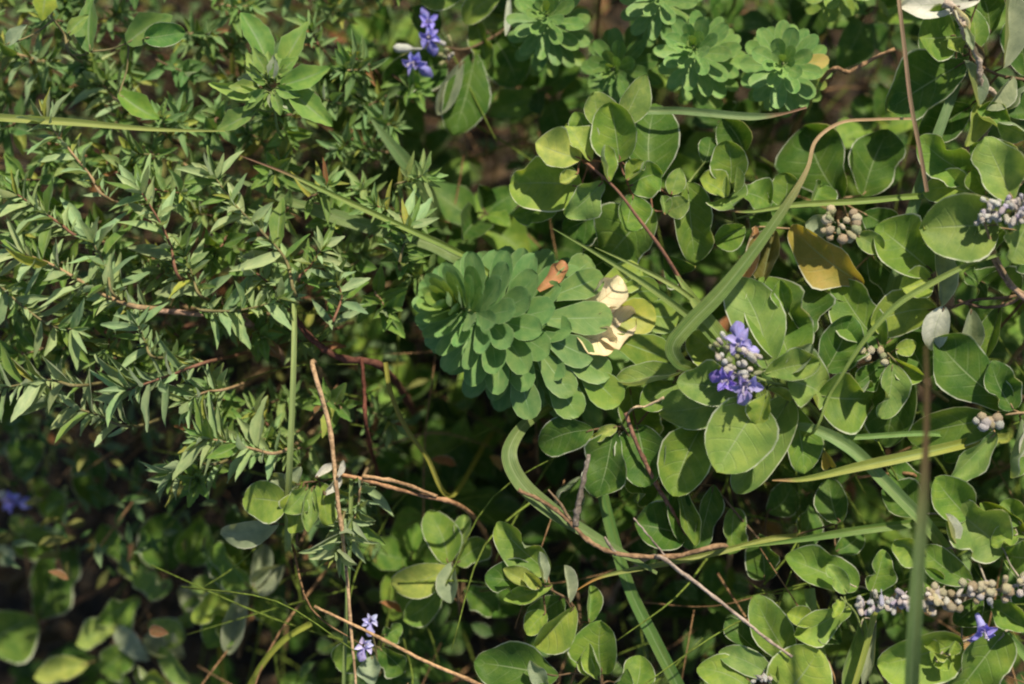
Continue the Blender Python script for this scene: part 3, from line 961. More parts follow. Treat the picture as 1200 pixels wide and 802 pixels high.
for i in range(115):
    f = rnd.random()
    x = 1004 + f * 200
    wd = (11 if x < 1070 else 20 if x < 1170 else 15) * rnd.random() ** .5
    bud(t, x, 706 - max(0, x - 1060) * .12 + rnd.uniform(-wd, wd), 48 + rnd.uniform(0, 12), rnd.uniform(9, 13), V(rnd.uniform(-1, .2), rnd.uniform(-1, 1), .7),
        'bud' if x < 1075 or rnd.random() < .4 else 'fruit', rnd.choice(['white', 'white', 'grey', 'lilac']) if x < 1075 else rnd.choice(['straw', 'tan', 'white', 'straw', 'grey']))
flower(t, 1152, 738, 56, 30, (.1, -.6, .7), (0, -.95, .15), (.22, .18, .58))

sprig('vitex_sprig', 'vitex sprig with a small folded tip leaf, below the big wave-edged leaf',
      [(985, 700, 30), (1004, 722, 10), (1012, 760, -40)], [
          (996, 710, 934, 744, 38, 14, 'b', 'vitex', dict(dh=-4, roll=-12)), (950, 732, 923, 720, 26, 2, 'b', 'vitex'), (992, 694, 971, 664, 20, 26, 'g', 'round'), (986, 704, 977, 724, 13, 26, 'b', 'round'),
          (960, 740, 985, 752, 30, -14, 'd')], scol='green')

t = sprig('vitex_sprig', 'vitex sprig of large pale leaves touched by the end of a thin grey twig',
          [(900, 798, 22), (912, 812, 6), (925, 840, -40)], [
              (916, 818, 958, 764, 70, 18, 'b', 'round', dict(dh=4, roll=-10)), (882, 812, 826, 780, 48, 12, 'b', 'vitex'), (907, 796, 846, 764, 32, 16, 'g', 'vitex', dict(roll=12)),
              (930, 778, 886, 702, 46, -8, 'n', 'vitex', dict(dh=-4)), (892, 768, 852, 728, 32, -24, 'd'), (912, 800, 906, 778, 12, 26, 'g', 'fold')], scol='green')
for i in range(7):
    bud(t, rnd.uniform(884, 906), rnd.uniform(790, 802), 26, 9, None, 'bud', 'grey')

sprig('vitex_sprig', 'shaded vitex sprig of dark drooping leaves among dead litter, crossed by green grass',
      [(850, 585, -20), (870, 610, -40), (900, 640, -80)], [
          (982, 613, 972, 564, 34, -32, 'd', 'round'), (980, 646, 1010, 623, 28, -44, 'd'), (896, 678, 890, 628, 38, -64, 'd'), (860, 596, 858, 648, 30, -42, 'n'), (836, 570, 820, 642, 32, -32, 'd'),
          (795, 568, 812, 636, 28, -16, 'n'), (930, 640, 960, 600, 44, -80, 'd'), (900, 600, 930, 570, 40, -90, 'd')], scol='brown')

sprig('vitex_sprig', 'shaded vitex sprig below the large spurge head, its leaves flat and dark green',
      [(730, 500, -10), (742, 520, -24), (765, 560, -50), (795, 610, -90)], [
          (694, 504, 634, 526, 46, -14, 'd', 'vitex', dict(dh=-6)), (718, 506, 700, 580, 52, -8, 'd', 'vitex', dict(dh=8)), (746, 500, 756, 568, 52, -22, 'd', 'round'),
          (802, 626, 746, 614, 54, -36, 'd', 'round'), (792, 566, 812, 640, 34, -22, 'd', 'vitex'), (736, 554, 758, 590, 42, -48, 'd'), (722, 500, 694, 515, 14, -2, 'y', 'vitex'),
          (802, 434, 725, 448, 32, -2, 'g', 'curl', dict(roll=20)), (797, 450, 752, 478, 34, -16, 'n'), (738, 455, 752, 522, 52, -42, 'n'), (680, 560, 650, 590, 40, -90, 'd')], scol='brown')

sprig('vitex_sprig', 'cabbage-like vitex tip with nested pale yellow inner leaves, below the forked twig',
      [(634, 684, 24), (650, 694, 4), (668, 705, -4), (680, 730, -50)], [
          (641, 669, 583, 621, 42, 6, 'n', 'vitex', dict(dh=6)), (636, 690, 572, 676, 44, -2, 'd', 'round', dict(dh=4)), (632, 688, 591, 668, 26, 24, 'y', 'curl', dict(dh=6)),
          (646, 686, 593, 703, 28, 16, 'b', 'curl', dict(dh=4, roll=20)), (639, 683, 632, 648, 16, 30, 's', 'curl', dict(dh=6, roll=20)), (667, 706, 662, 664, 16, 4, 's', 'fold', dict(roll=30)),
          (633, 688, 616, 672, 16, 34, 'y', 'fold', dict(dh=6)), (630, 690, 622, 684, 14, 38, 'b', 'fold'), (673, 712, 630, 757, 40, 4, 'b', 'fold', dict(roll=-10)), (639, 718, 618, 742, 24, -2, 'b', 'round'),
          (690, 730, 693, 688, 20, -10, 'n', 'fold'), (660, 700, 620, 730, 40, -40, 'd')], scol='brown')

sprig('vitex_sprig', 'vitex sprig with one leaf cupped round a white-edged inner leaf, beside a dark grass blade',
      [(700, 782, 14), (704, 798, 2), (708, 820, -40)], [
          (705, 788, 705, 730, 52, 4, 'n', 'round', dict(dh=6)), (702, 796, 690, 755, 26, 18, 'b', 'curl', dict(dh=6)), (694, 792, 683, 770, 20, 14, 'g', 'fold'), (652, 792, 560, 776, 56, 4, 'd', 'vitex', dict(dh=-4)),
          (740, 816, 746, 770, 40, -6, 'n', 'vitex'), (642, 808, 622, 775, 22, 12, 's', 'curl'), (720, 800, 735, 786, 24, 0, 'd')], scol='brown')

sprig('vitex_sprig', 'blurred vitex sprig with one sunlit brown-spotted leaf, below the tan straws',
      [(527, 660, -30), (535, 680, -50), (540, 720, -110)], [
          (525, 660, 508, 606, 42, -44, 'n', 'vitex'), (525, 666, 460, 686, 40, -34, 'y', 'vitex'), (530, 660, 528, 705, 26, -30, 's', 'fold'), (535, 660, 572, 638, 32, -44, 'n'), (515, 692, 475, 726, 38, -70, 'n'),
          (545, 690, 580, 715, 36, -80, 'd'), (540, 640, 545, 605, 20, -50, 'g', 'fold')], scol='brown', hoff=-50)

sprig('vitex_sprig', 'vitex sprig with pale crumpled leaves hanging where the pale vertical grass stem ends',
      [(345, 570, -10), (350, 590, -30), (350, 640, -90)], [
          (336, 590, 288, 584, 46, -12, 'b', 'round', dict(dh=-6)), (356, 566, 346, 622, 34, -8, 'b', 'wavy'), (374, 566, 386, 614, 30, -14, 'b', 'wavy'), (340, 575, 352, 548, 24, -10, 's', 'curl'),
          (325, 614, 256, 630, 32, -40, 's', 'vitex'), (370, 560, 392, 545, 12, -2, 'w', 'curl'), (395, 560, 402, 540, 10, 2, 'w', 'curl'), (360, 572, 335, 600, 26, -2, 'g', 'wavy'), (366, 572, 362, 622, 24, -4, 'g', 'curl'), (350, 568, 318, 560, 22, -4, 's', 'wavy'), (380, 580, 398, 560, 14, 0, 'w', 'curl')], scol='brown')

sprig('vitex_sprig', 'blurred vitex sprig with long grey-edged leaves above a yellow grass stem',
      [(288, 690, -90), (285, 720, -110), (280, 770, -150)], [
          (290, 690, 240, 662, 42, -96, 'n'), (278, 706, 226, 724, 32, -90, 'b'), (290, 684, 260, 638, 42, -104, 'n'), (288, 690, 268, 764, 26, -86, 's', 'fold'), (272, 718, 262, 758, 24, -96, 'n'),
          (296, 690, 310, 640, 24, -90, 's', 'fold'), (300, 700, 330, 735, 34, -110, 'n'), (292, 688, 250, 645, 40, -80, 'n'), (285, 700, 225, 690, 36, -120, 'g'), (292, 690, 330, 665, 30, -100, 's', 'fold'), (280, 710, 240, 755, 34, -120, 'n')], scol='brown', hoff=-110)

t = sprig('vitex_sprig', 'blurred vitex sprig of dark oval leaves with a small purple flower over bare dark ground',
          [(25, 610, -110), (35, 680, -140), (50, 740, -170)], [
              (-15, 755, 39, 722, 60, -130, 'n', 'round'), (46, 724, 80, 646, 54, -140, 'd', 'vitex'), (18, 620, 64, 642, 52, -120, 'n', 'vitex'), (100, 528, 118, 592, 40, -140, 'd'),
              (10, 640, 2, 660, 30, -110, 's'), (20, 560, 45, 520, 50, -140, 'd'), (40, 560, 70, 610, 30, -130, 'n'), (0, 500, 30, 480, 60, -150, 'd'), (10, 610, 40, 615, 24, -105, 'g')], scol='brown', hoff=-210)
flower(t, 14, 588, -300, 30, (0, .1, .9), (.9, -.2, .2), (.28, .27, .70))
bud(t, -2, 582, -300, 16, None, 'bud', 'white')

sprig('vitex_sprig', 'blurred vitex sprig of bluish and yellow leaves along a slanting brown stem',
      [(215, 660, -90), (190, 690, -110), (160, 730, -130), (130, 770, -160)], [
          (152, 662, 120, 617, 28, -120, 'n'), (196, 668, 195, 606, 52, -125, 'd', 'round'), (162, 700, 117, 727, 40, -110, 'n'), (137, 735, 90, 752, 30, -120, 'y'), (176, 772, 138, 736, 28, -100, 's'),
          (102, 778, 42, 792, 30, -125, 'y'), (196, 800, 156, 790, 36, -80, 'b'), (222, 802, 184, 772, 30, -85, 'g'), (210, 690, 250, 720, 34, -110, 's'), (170, 690, 150, 640, 30, -130, 'n'),
          (215, 770, 170, 750, 40, -110, 's'), (230, 700, 215, 735, 24, -100, 'g'), (200, 690, 165, 665, 40, -110, 'g'), (220, 660, 235, 610, 46, -120, 'n'), (175, 730, 215, 745, 40, -100, 'g'), (150, 760, 120, 790, 40, -120, 'n')], scol='brown', hoff=-190)

t = sprig('vitex_sprig', 'blurred vitex sprig with purple flowers hanging over dark round leaves near the thin white leaf',
          [(520, 55, -70), (545, 58, -80), (575, 45, -100), (600, 30, -140)], [
              (521, 74, 453, 96, 50, -96, 'd', 'round'), (556, 64, 532, 154, 54, -92, 'd', 'vitex'), (541, 74, 514, 132, 22, -80, 's', 'fold'), (575, 40, 606, 98, 54, -110, 'd', 'round'), (556, 24, 569, 80, 26, -90, 'n'),
              (586, -6, 543, 24, 32, -60, 'b', 'vitex'), (546, -8, 497, 6, 34, -70, 'n'), (596, -6, 593, 40, 10, -50, 'w', 'curl'), (480, 10, 510, 40, 40, -110, 'd')], scol='brown', hoff=-60)
flower(t, 502, 26, -126, 24, (.1, .1, .9), (.1, .9, .2), (.20, .18, .58))
flower(t, 503, 44, -124, 26, (.1, -.2, .9), (.2, -.9, .2), (.22, .2, .6))
flower(t, 486, 74, -122, 30, (-.1, -.4, .8), (.4, -.9, .2), (.26, .26, .70))
bud(t, 482, 57, -122, 20, V(-1, 0, .2), 'bud', 'white')
for i in range(9):
    bud(t, rnd.uniform(505, 535), rnd.uniform(45, 72), -130, 9, None, 'bud', rnd.choice(['green', 'grey', 'green']))

sprig('vitex_sprig', 'vitex sprig with a leaf painted blown-out white and large dark leaves around the dead grey twig',
      [(1136, 48, 20), (1140, 70, 4), (1170, 88, -10), (1215, 100, -50)], [
          (1146, 0, 1056, 6, 30, 24, 'w', 'wavy', dict(dh=-2)), (1119, 42, 1078, 46, 58, 4, 'n', 'round', dict(dh=-4)), (1129, 74, 1044, 124, 66, -24, 'd', 'vitex', dict(dh=-8)), (1128, 64, 1113, 46, 20, 22, 'b', 'vitex'),  # first leaf: blown-out sunlight put into its near-white colour
          (1140, 62, 1146, 10, 28, 6, 'n', 'vitex'), (1176, 78, 1181, -6, 32, 14, 's', 'fold', dict(roll=25)), (1130, 72, 1147, 122, 20, 8, 's', 'fold', dict(roll=-30)), (1152, 112, 1138, 168, 28, -10, 'y', 'vitex'),
          (1202, 88, 1196, 22, 44, -24, 'd'), (1186, 90, 1158, 127, 24, 4, 's', 'fold'), (1206, 98, 1178, 132, 44, -14, 'd'), (1136, 126, 1080, 160, 44, -44, 'd'), (1120, 60, 1080, 30, 40, -40, 'd'), (1160, 40, 1150, -10, 46, -30, 'd'), (1118, 8, 1134, 34, 14, 42, 'w', 'curl'), (1130, 30, 1138, 58, 12, 40, 's', 'curl'), (1140, 50, 1152, 70, 12, 30, (.12, .09, .07), 'curl')], scol='brown')

# ------------------------------------------------------------------ grey-leaved herb shoots
H1 = 'grey-green herb shoot'
hs = [
    ('tip standing upright with long pale leaves, under the thin brown-tipped grass stem', [(252, 208, 36), (275, 240, 26), (305, 270, 14), (335, 305, 0), (350, 350, -20)], 34, 26, 46),
    ('with slender upright leaves on a reddish stem, beside the first pale tip', [(166, 226, 24), (186, 258, 14), (200, 288, 0), (215, 330, -30)], 24, 24, 44),
    ('of star-like leaves where the thick pinkish branch begins', [(108, 284, 18), (125, 315, 10), (140, 350, 0)], 22, 22, 40),
    ('stretched along the thick pinkish branch', [(28, 298, 14), (60, 310, 12), (95, 330, 10), (135, 352, 6), (180, 362, -4)], 44, 24, 46),
    ('with a bare knee of stem and drooping toothed leaves', [(86, 386, 10), (60, 382, 6), (25, 358, 2), (0, 335, 0), (-20, 320, -10)], 34, 22, 42),
    ('ending in a fan of narrow leaves over dark ground', [(148, 458, 26), (170, 450, 22), (205, 438, 14), (245, 424, 0)], 32, 26, 46),
    ('hanging free over the dark gap, its stem bare and brown', [(2, 455, 14), (30, 450, 12), (60, 446, 8), (100, 452, 0)], 24, 22, 44),
    ('with a dense whorled tip beside the pale vertical grass stem', [(240, 514, 30), (265, 518, 24), (295, 526, 16), (330, 530, 0)], 34, 24, 44),
    ('small star-like tip hanging below the pinkish branch', [(162, 382, 14), (170, 400, 8), (185, 420, -6)], 18, 22, 36),
    ('small star-like tip beside the broad pale grass blade', [(376, 294, 10), (365, 310, 4), (350, 330, -10)], 20, 20, 36),
    ('tip poking up just behind the large spurge head', [(476, 268, 4), (474, 285, -6), (468, 315, -26)], 22, 24, 42),
    ('with curled leaves on a pink stem under the yellow-green grass blade', [(56, 145, 4), (75, 168, 0), (105, 205, -8), (130, 235, -20)], 26, 22, 42),
    ('small star of leaves growing on the long straw', [(398, 642, -6), (402, 625, -14), (404, 600, -26)], 14, 26, 42),
    ('with reddish stem and leaves spread at the frame of pale shoots', [(20, 228, 10), (45, 245, 6), (70, 262, 0), (100, 280, -10)], 30, 24, 44),
    ('with flowering tip in front of broad grey leaves', [(4, 58, -14), (30, 70, -18), (70, 78, -26)], 26, 26, 46),
    ('with blunt leaves half shaded below the grass blade crossing', [(110, 80, -20), (125, 105, -26), (150, 125, -36)], 26, 24, 42),
    ('lying low with yellowing leaves beside the red stem', [(330, 350, 0), (300, 360, -6), (265, 365, -14), (230, 362, -24)], 34, 20, 38),
    ('rising beside the bare red stem', [(395, 330, 0), (400, 350, -8), (390, 385, -24)], 24, 20, 36),
    ('with its stem running left over the blurred gap', [(62, 470, -20), (110, 485, -26), (160, 500, -40)], 28, 22, 42),
    ('half hidden under the fan of narrow leaves', [(220, 470, -4), (240, 460, -10), (270, 455, -24)], 26, 20, 38),
    ('spreading under the whorled tip', [(205, 555, -40), (230, 545, -44), (265, 540, -56)], 24, 24, 42),
    ('dense and low under the brown-tipped stem', [(300, 320, -12), (320, 335, -18), (345, 350, -30)], 26, 22, 38),
    ('leaning out beside the reddish stem', [(215, 300, -8), (225, 320, -12), (240, 350, -24)], 26, 22, 40),
    ('at the foot of the pale crumpled vitex leaves', [(415, 610, -24), (420, 590, -30), (425, 560, -44)], 22, 22, 40),
]
for k, (lab, path, n, a, b) in enumerate(hs):
    if path[0][1] < 140:
        path = [(x, y, h - 90) for x, y, h in path]
    n, a, b = int(n * .75), a * 1.25, b * 1.45
    herb(H1 + ' ' + lab, path, n, a, b, 300 + k, scol=['olive', 'red', 'olive', 'tan'][k % 4], r_px=2.4 if k == 3 else 1.7,
         cbase=((.31, .41, .19), (.28, .39, .17), (.25, .36, .17))[k % 3], wid=.20)

# broad-leaved, tooth-edged herb
hl = [(330, 100, 386, 80, 24, 8, (.17, .29, .06), 'tooth'), (338, 104, 388, 146, 27, 4, (.18, .30, .06), 'tooth'), (328, 82, 358, 26, 24, -4, (.17, .29, .06), 'tooth'), (305, 112, 246, 99, 16, 6, (.24, .37, .08), 'tooth'),
      (300, 128, 255, 152, 22, -2, (.19, .30, .07), 'tooth'), (312, 70, 286, 14, 30, -20, (.12, .24, .05), 'tooth')]
hr = random.Random(77)
for i in range(26):
    a = i * 2.4; q = hr.uniform(10, 34)
    bx, by = 318 + math.cos(a) * q * .5, 100 + math.sin(a) * q * .6
    L = hr.uniform(14, 34)
    hl.append((bx, by, bx + math.cos(a) * L, by + math.sin(a) * L, L * .45, hr.uniform(0, 22) - q * .4, hr.choice(['g', (.17, .29, .06), 's', (.22, .34, .09)]), 'tooth'))
sprig('herb_shoot', 'broad toothed green herb with a tuft of small pale leaves at its heart', [(318, 108, 4), (322, 125, -10), (330, 160, -60)], hl, scol='green', cat='herb')
sprig('herb_shoot', 'green herb sprig with one bright yellow-green leaf above grey shoots',
      [(60, 20, -10), (75, 40, -30), (90, 70, -60)], [
          (55, -12, 50, 22, 24, 0, (.30, .38, .05), 'tooth'), (80, 40, 102, 18, 14, -6, 'g', 'tooth'), (105, 60, 105, -5, 26, -30, (.10, .2, .04), 'tooth'), (150, 50, 200, 20, 30, -30, (.14, .24, .06), 'tooth'),
          (170, 45, 215, 38, 26, -16, (.10, .22, .05), 'round'), (10, 52, 28, 30, 14, 0, 's', 'tooth'), (140, 110, 185, 140, 24, -30, 'n', 'tooth')], scol='olive', cat='herb')

# ------------------------------------------------------------------ grass blades
YG, GG, DG, STRAW, BRN = (.26, .32, .085), (.15, .24, .07), (.07, .15, .035), (.42, .30, .16), (.22, .13, .08)
flat = lambda f: min(1, .5 + .5 * f)
blade('yellow-green grass blade lying straight across the grey herb', [(275, 154, -12), (185, 152, 4), (90, 144, 12), (0, 138, 16), (-60, 132, 0)], 9, YG, 1, fold=.5)
blade('thin round grass stem with a long brown tip reaching to the large spurge head', [(280, 182, 44), (340, 205, 40), (400, 233, 34), (470, 265, 22), (545, 300, 0)], 7, (.17, .25, .06), 2, tipcol=(BRN, .28), fold=.8)
blade('broad pale grass blade lying under the thin brown-tipped stem', [(265, 205, -70), (340, 236, -60), (420, 262, -54), (500, 284, -60)], 17, (.17, .25, .09), 3, fold=.15)
blade('thin green grass stem slanting from the vitex to the folded blade', [(648, 268, 40), (700, 298, 42), (760, 336, 44), (822, 384, 34), (850, 420, 0)], 8, (.15, .22, .06), 4, fold=.9)
blade('short thin grass stem just above the cream spurge leaves', [(697, 290, 26), (745, 312, 30), (800, 342, 28), (830, 372, 0)], 6, (.20, .27, .08), 5, fold=.8)
blade('wide folded grass blade with a long curling brown tip, over the flowering vitex',
      [(1068, 139, 30), (1025, 140, 36), (985, 144, 44), (956, 165, 52), (946, 198, 56), (925, 235, 58), (885, 292, 60), (845, 342, 60), (808, 380, 58), (789, 405, 54), (796, 424, 44), (812, 432, 20)], 18, (.12, .19, .05), 6,
      tipcol=(STRAW, .42), wprof=lambda f: .16 + .10 * min(1, f / .4) + (.74 * min(1, max(0, (f - .36) / .30)) if f < .84 else .74 * (1 - .45 * (f - .84) / .16)), fold=.3, roll=-10, rollend=15)
blade('yellow-green grass blade passing under the wide folded blade', [(790, 318, 20), (820, 362, 24), (850, 405, 20), (880, 440, -10)], 20, (.20, .28, .07), 7, fold=.3)
blade('thin level grass stem with a dry end, below the small upright vitex tip', [(843, 246, 10), (880, 248, 14), (935, 240, 16), (1010, 236, 14), (1080, 230, -10)], 7, (.20, .29, .07), 8, tipcol=(BRN, .18), fold=.7)
blade('level grey-green grass stem with a shrivelled end, under the pale spurge rosette', [(945, 126, 14), (915, 134, 14), (880, 137, 10), (830, 133, 4), (780, 130, -14)], 9, (.16, .24, .10), 9, tipcol=(BRN, .36), fold=.6, wprof=lambda f: .3 + .7 * min(1, max(0, (f - .2) / .3)))
blade('slim brown grass stem hanging straight over the big dark leaf', [(1086, 225, 40), (1078, 178, 46), (1067, 120, 48), (1060, 60, 46), (1053, 0, 40), (1048, -50, 0)], 8, (.24, .17, .11), 10, fold=.7, wprof=lambda f: .6, lab_tip='')
blade('ribbed dark green grass blade leaning behind the broad pale vitex leaves', [(1122, 96, -14), (1104, 142, -10), (1085, 195, -10), (1066, 256, -16), (1045, 340, -40)], 15, (.15, .24, .10), 11, fold=.5, wprof=lambda f: .7 + .3 * f)
blade('thin arching grass blade over the white-backed vitex leaves', [(1172, 298, 56), (1135, 310, 58), (1095, 330, 58), (1050, 358, 54), (1012, 400, 46), (975, 458, 30)], 7, (.19, .27, .07), 12, fold=.6, wprof=lambda f: .35 + .65 * math.sin(3.14 * min(1, f * .9 + .05)))
blade('ribbed two-tone grass blade descending from the flowering vitex', [(925, 498, 4), (960, 505, 14), (1000, 528, 20), (1040, 568, 22), (1085, 615, 14), (1110, 650, -20)], 15, (.17, .27, .09), 13, fold=.6, wprof=lambda f: .5 + .5 * min(1, f * 3))
blade('yellow-green grass blade with a pointed brown end, below the flowering vitex', [(905, 563, 30), (945, 561, 34), (1010, 546, 36), (1090, 529, 30), (1150, 515, -20)], 12, (.28, .33, .07), 14, tipcol=((.35, .24, .10), .16), fold=.5)
blade('tall out-of-focus grass blade standing up in front of the bud spike', [(1085, 405, 300), (1086, 470, 290), (1083, 560, 270), (1076, 660, 245), (1070, 750, 210), (1066, 830, 150)], 16, (.125, .185, .065), 15, tipcol=((.12, .085, .04), .48),
      wprof=lambda f: .16 + .30 * min(1, f * 2.4) + .54 * min(1, max(0, (f - .3) * 2.6)), fold=.35)
blade('shaded green grass blade lying over the dark litter', [(868, 642, -14), (940, 632, -6), (1010, 621, -2), (1085, 612, -10)], 10, (.14, .23, .05), 16, fold=.5)
blade('curved grass blade bending round behind the forked twig', [(770, 672, -2), (735, 652, 2), (690, 626, 6), (645, 598, 8), (610, 566, 8), (596, 532, 4), (612, 500, -20), (640, 480, -60)], 20, (.14, .21, .065), 17, fold=.25,
      wprof=lambda f: .18 + .8 * min(1, f * 2.2) * (1 if f < .7 else 1 - .6 * (f - .7) / .3), roll=20)
blade('broad dark green grass blade under the forked twig', [(702, 560, -40), (716, 620, -36), (738, 690, -32), (768, 752, -30), (800, 815, -40)], 16, (.10, .19, .045), 18, fold=.25, wprof=lambda f: .8 + .2 * f)
blade('thin yellow grass stem with an orange end beside the cabbage-like vitex tip', [(672, 694, -4), (705, 676, 0), (760, 664, -4), (830, 650, -10), (900, 632, -40)], 7, (.24, .28, .07), 19, tipcol=((.40, .22, .07), .25), fold=.7)
blade('pale green straight grass stem standing beside the whorled herb tip', [(345, 352, -10), (345, 400, 20), (343, 470, 26), (340, 540, 16), (338, 600, -30)], 8, (.25, .33, .12), 20, fold=.8, wprof=lambda f: .7 + .3 * f)
blade('thin green grass stem running alongside the long straw', [(412, 560, -20), (410, 640, -14), (406, 720, -16), (403, 810, -30)], 6, (.19, .27, .09), 21, fold=.8, wprof=lambda f: .8)
blade('yellow-green grass stem beside the hanging pale leaf', [(1026, 712, 24), (1014, 760, 20), (998, 812, 10)], 8, (.27, .33, .07), 23, fold=.6, wprof=lambda f: .9)
blade('short ribbed grass blade below the folded vitex tip', [(948, 690, -14), (954, 735, -6), (968, 800, -10)], 14, (.16, .26, .09), 24, fold=.5, wprof=lambda f: .9)
blade('blurred green grass blade in the dark gap above the large spurge head', [(434, 138, -90), (455, 165, -90), (480, 196, -100), (500, 225, -130)], 18, (.12, .2, .07), 25, fold=.3)
blade('green grass blade lying level beneath the two-tone blade', [(960, 513, -4), (1010, 512, 0), (1080, 508, -6), (1130, 512, -30)], 8, (.15, .26, .07), 26, fold=.5, wprof=lambda f: .8)
blade('knotted yellow-green grass stem in the shade below the blurred grey-edged sprig', [(365, 730, -90), (335, 748, -90), (310, 775, -100), (290, 810, -120)], 9, (.26, .30, .05), 27, fold=.8, wprof=lambda f: .8)
blade('bent yellow grass stem hanging in shade under the herb', [(452, 425, -60), (458, 460, -55), (475, 500, -55), (500, 535, -70)], 7, (.27, .26, .05), 28, fold=.8, wprof=lambda f: .8)
blade('short green grass blade at the corner beneath the pale bud spike', [(1168, 728, 0), (1195, 760, -4), (1225, 800, -20)], 12, (.15, .26, .07), 29, fold=.5)

# ------------------------------------------------------------------ twigs and straws
twig('forked brown twig with a crusty upright side branch, crossing the curved grass blade', [(607, 575, 18), (638, 589, 20), (668, 612, 22), (692, 636, 22), (728, 650, 18), (790, 652, 8), (850, 640, -14)], 2.2, 3.3, (.26, .17, .10),
     branches=[([(674, 616, 22), (678, 590, 28), (684, 562, 34), (690, 533, 38)], 4.2, 2.2, (.24, .21, .18)), ([(668, 610, 22), (655, 588, 26), (642, 574, 26)], 2.2, 1.0, (.26, .19, .12)),
               ([(722, 650, 18), (708, 630, 26)], 2.4, 1.6, (.28, .24, .2)), ([(780, 652, 10), (762, 630, 20), (742, 607, 24)], 1.3, .9, (.30, .25, .22))])
twig('thin grey twig running down to the large pale vitex leaves', [(928, 770, 30), (890, 742, 28), (845, 706, 22), (800, 672, 12), (765, 652, 2)], 1.6, 3.0, (.34, .28, .24))
twig('thin reddish-brown twig slanting under the flowering vitex leaves', [(733, 484, 0), (746, 520, 0), (765, 560, -6), (790, 604, -20), (806, 634, -50)], 2.4, 3.0, (.20, .11, .08))
twig('long tan straw hanging beside the pale grass stem', [(418, 812, 0), (412, 745, 4), (405, 660, 4), (395, 580, 0), (386, 500, -10), (366, 425, -24)], 1.5, 3.8, (.40, .28, .17), knots=9, name='dry_straw', cat='straw', rough=.06)
twig('tan broken straw lying level in the shade', [(398, 556, -10), (440, 566, -14), (490, 580, -24), (545, 596, -50)], 2.4, 3.0, (.34, .20, .11), branches=[([(425, 558, -10), (470, 566, -14), (512, 582, -20)], 2.4, 2.0, (.38, .25, .14))], name='dry_straw', cat='straw', rough=.06, knots=9)
twig('smooth tan straw slanting past two lilac florets', [(368, 711, 6), (430, 740, 10), (500, 776, 10), (580, 812, 0)], 1.6, 3.0, (.44, .29, .16), name='dry_straw', cat='straw', rough=.06, knots=9)
twig('dark branch lying in the blurred gap', [(145, 676, -400), (90, 705, -410), (40, 735, -415), (-30, 770, -420)], 3, 5, (.12, .07, .045))
twig('thick dull red stem behind the pale grass stem', [(345, 372, -50), (368, 400, -54), (400, 420, -60), (450, 432, -80)], 3.6, 5, (.12, .052, .038))
twig('thin red stem hanging in the dark gap left of the large spurge head', [(424, 420, -50), (427, 460, -46), (431, 510, -60)], 2.2, 2.6, (.12, .045, .03))
twig('thick pinkish-tan branch inside the grey herb', [(100, 340, -24), (122, 347, -8), (150, 358, -2), (178, 364, -8), (230, 368, -40), (290, 378, -70)], 2.4, 4.4, (.30, .20, .15))
twig('gnarled dead grey twig flaking to white among big dark leaves', [(1106, 4, 30), (1118, 10, 34), (1127, 26, 33), (1131, 40, 33), (1141, 56, 28), (1148, 76, 18), (1149, 98, 6), (1165, 130, -40)], 5.0, 3.0, (.36, .31, .26), rough=.38, knots=0)
twig('thin brown twig with a knotted joint in the dark gap', [(1048, 58, -40), (1025, 68, -40), (995, 84, -44), (965, 92, -60)], 2.2, 3, (.28, .18, .10))
twig('pale dry splinter poking out below the large spurge head', [(778, 466, 24), (757, 476, 14), (736, 485, 0)], 1.4, 1.2, (.42, .33, .22), root=True)
twig('brown twig with a forked foot under the pale bud spike', [(1157, 284, 40), (1166, 306, 38), (1180, 330, 34), (1200, 350, 26), (1222, 372, -10)], 2.6, 3.2, (.30, .21, .15))
twig('thin dark twig looping under the white-backed vitex leaves', [(1122, 352, -4), (1150, 360, -2), (1180, 357, 4), (1205, 345, 4)], 1.8, 2.2, (.18, .12, .08))
twig('short brown dead twig lying across dark litter', [(1005, 560, -60), (1040, 556, -50), (1075, 562, -50)], 1.8, 2.2, (.25, .15, .08))

# two lilac florets on a thin hidden stalk
t = sprig('vitex_sprig', 'blurred sprig with two small lilac florets beside the slanting straw', [(434, 735, -40), (440, 760, -60), (445, 790, -110)], [
    (430, 760, 395, 775, 36, -70, 'n', 'round'), (445, 760, 470, 790, 34, -80, 'd'), (450, 745, 470, 735, 22, -70, 'n'), (436, 770, 440, 802, 26, -60, 's')], scol='olive')
flower(t, 434, 728, -36, 20, (.1, .1, .9), (.2, -.9, .2), (.42, .40, .72))
flower(t, 427, 757, -36, 22, (.1, .1, .9), (-.4, -.9, .2), (.44, .40, .70))

# ------------------------------------------------------------------ look-alike filler shoots deeper in the thicket and past the frame
LAND = [((815, 50), 'the pale spurge rosettes'), ((720, 200), 'the sprig with yellow-green young leaves'), ((855, 225), 'the small upright vitex tip'), ((970, 305), 'the ochre-yellow leaf'),
        ((1150, 250), 'the spike of grey-white buds'), ((1095, 360), 'the white-backed hanging leaves'), ((870, 440), 'the open purple flower cluster'), ((620, 390), 'the large spurge head'),
        ((1130, 460), 'the dark two-lobed leaf'), ((1110, 705), 'the long spike of pale buds'), ((690, 640), 'the forked brown twig'), ((620, 690), 'the cabbage-like vitex tip'), ((910, 780), 'the end of the thin grey twig'),
        ((950, 600), 'the level shaded grass blade'), ((520, 660), 'the brown-spotted sunlit leaf'), ((280, 690), 'the long grey-edged leaves'), ((110, 750), 'the slanting brown stem with yellow leaves'), ((530, 80), 'the blurred purple flowers and round leaves'),
        ((1120, 40), 'the gnarled dead grey twig'), ((430, 745), 'the two lilac florets'), ((760, 560), 'the thin reddish-brown twig'), ((1000, 120), 'the long curling brown grass tip')]
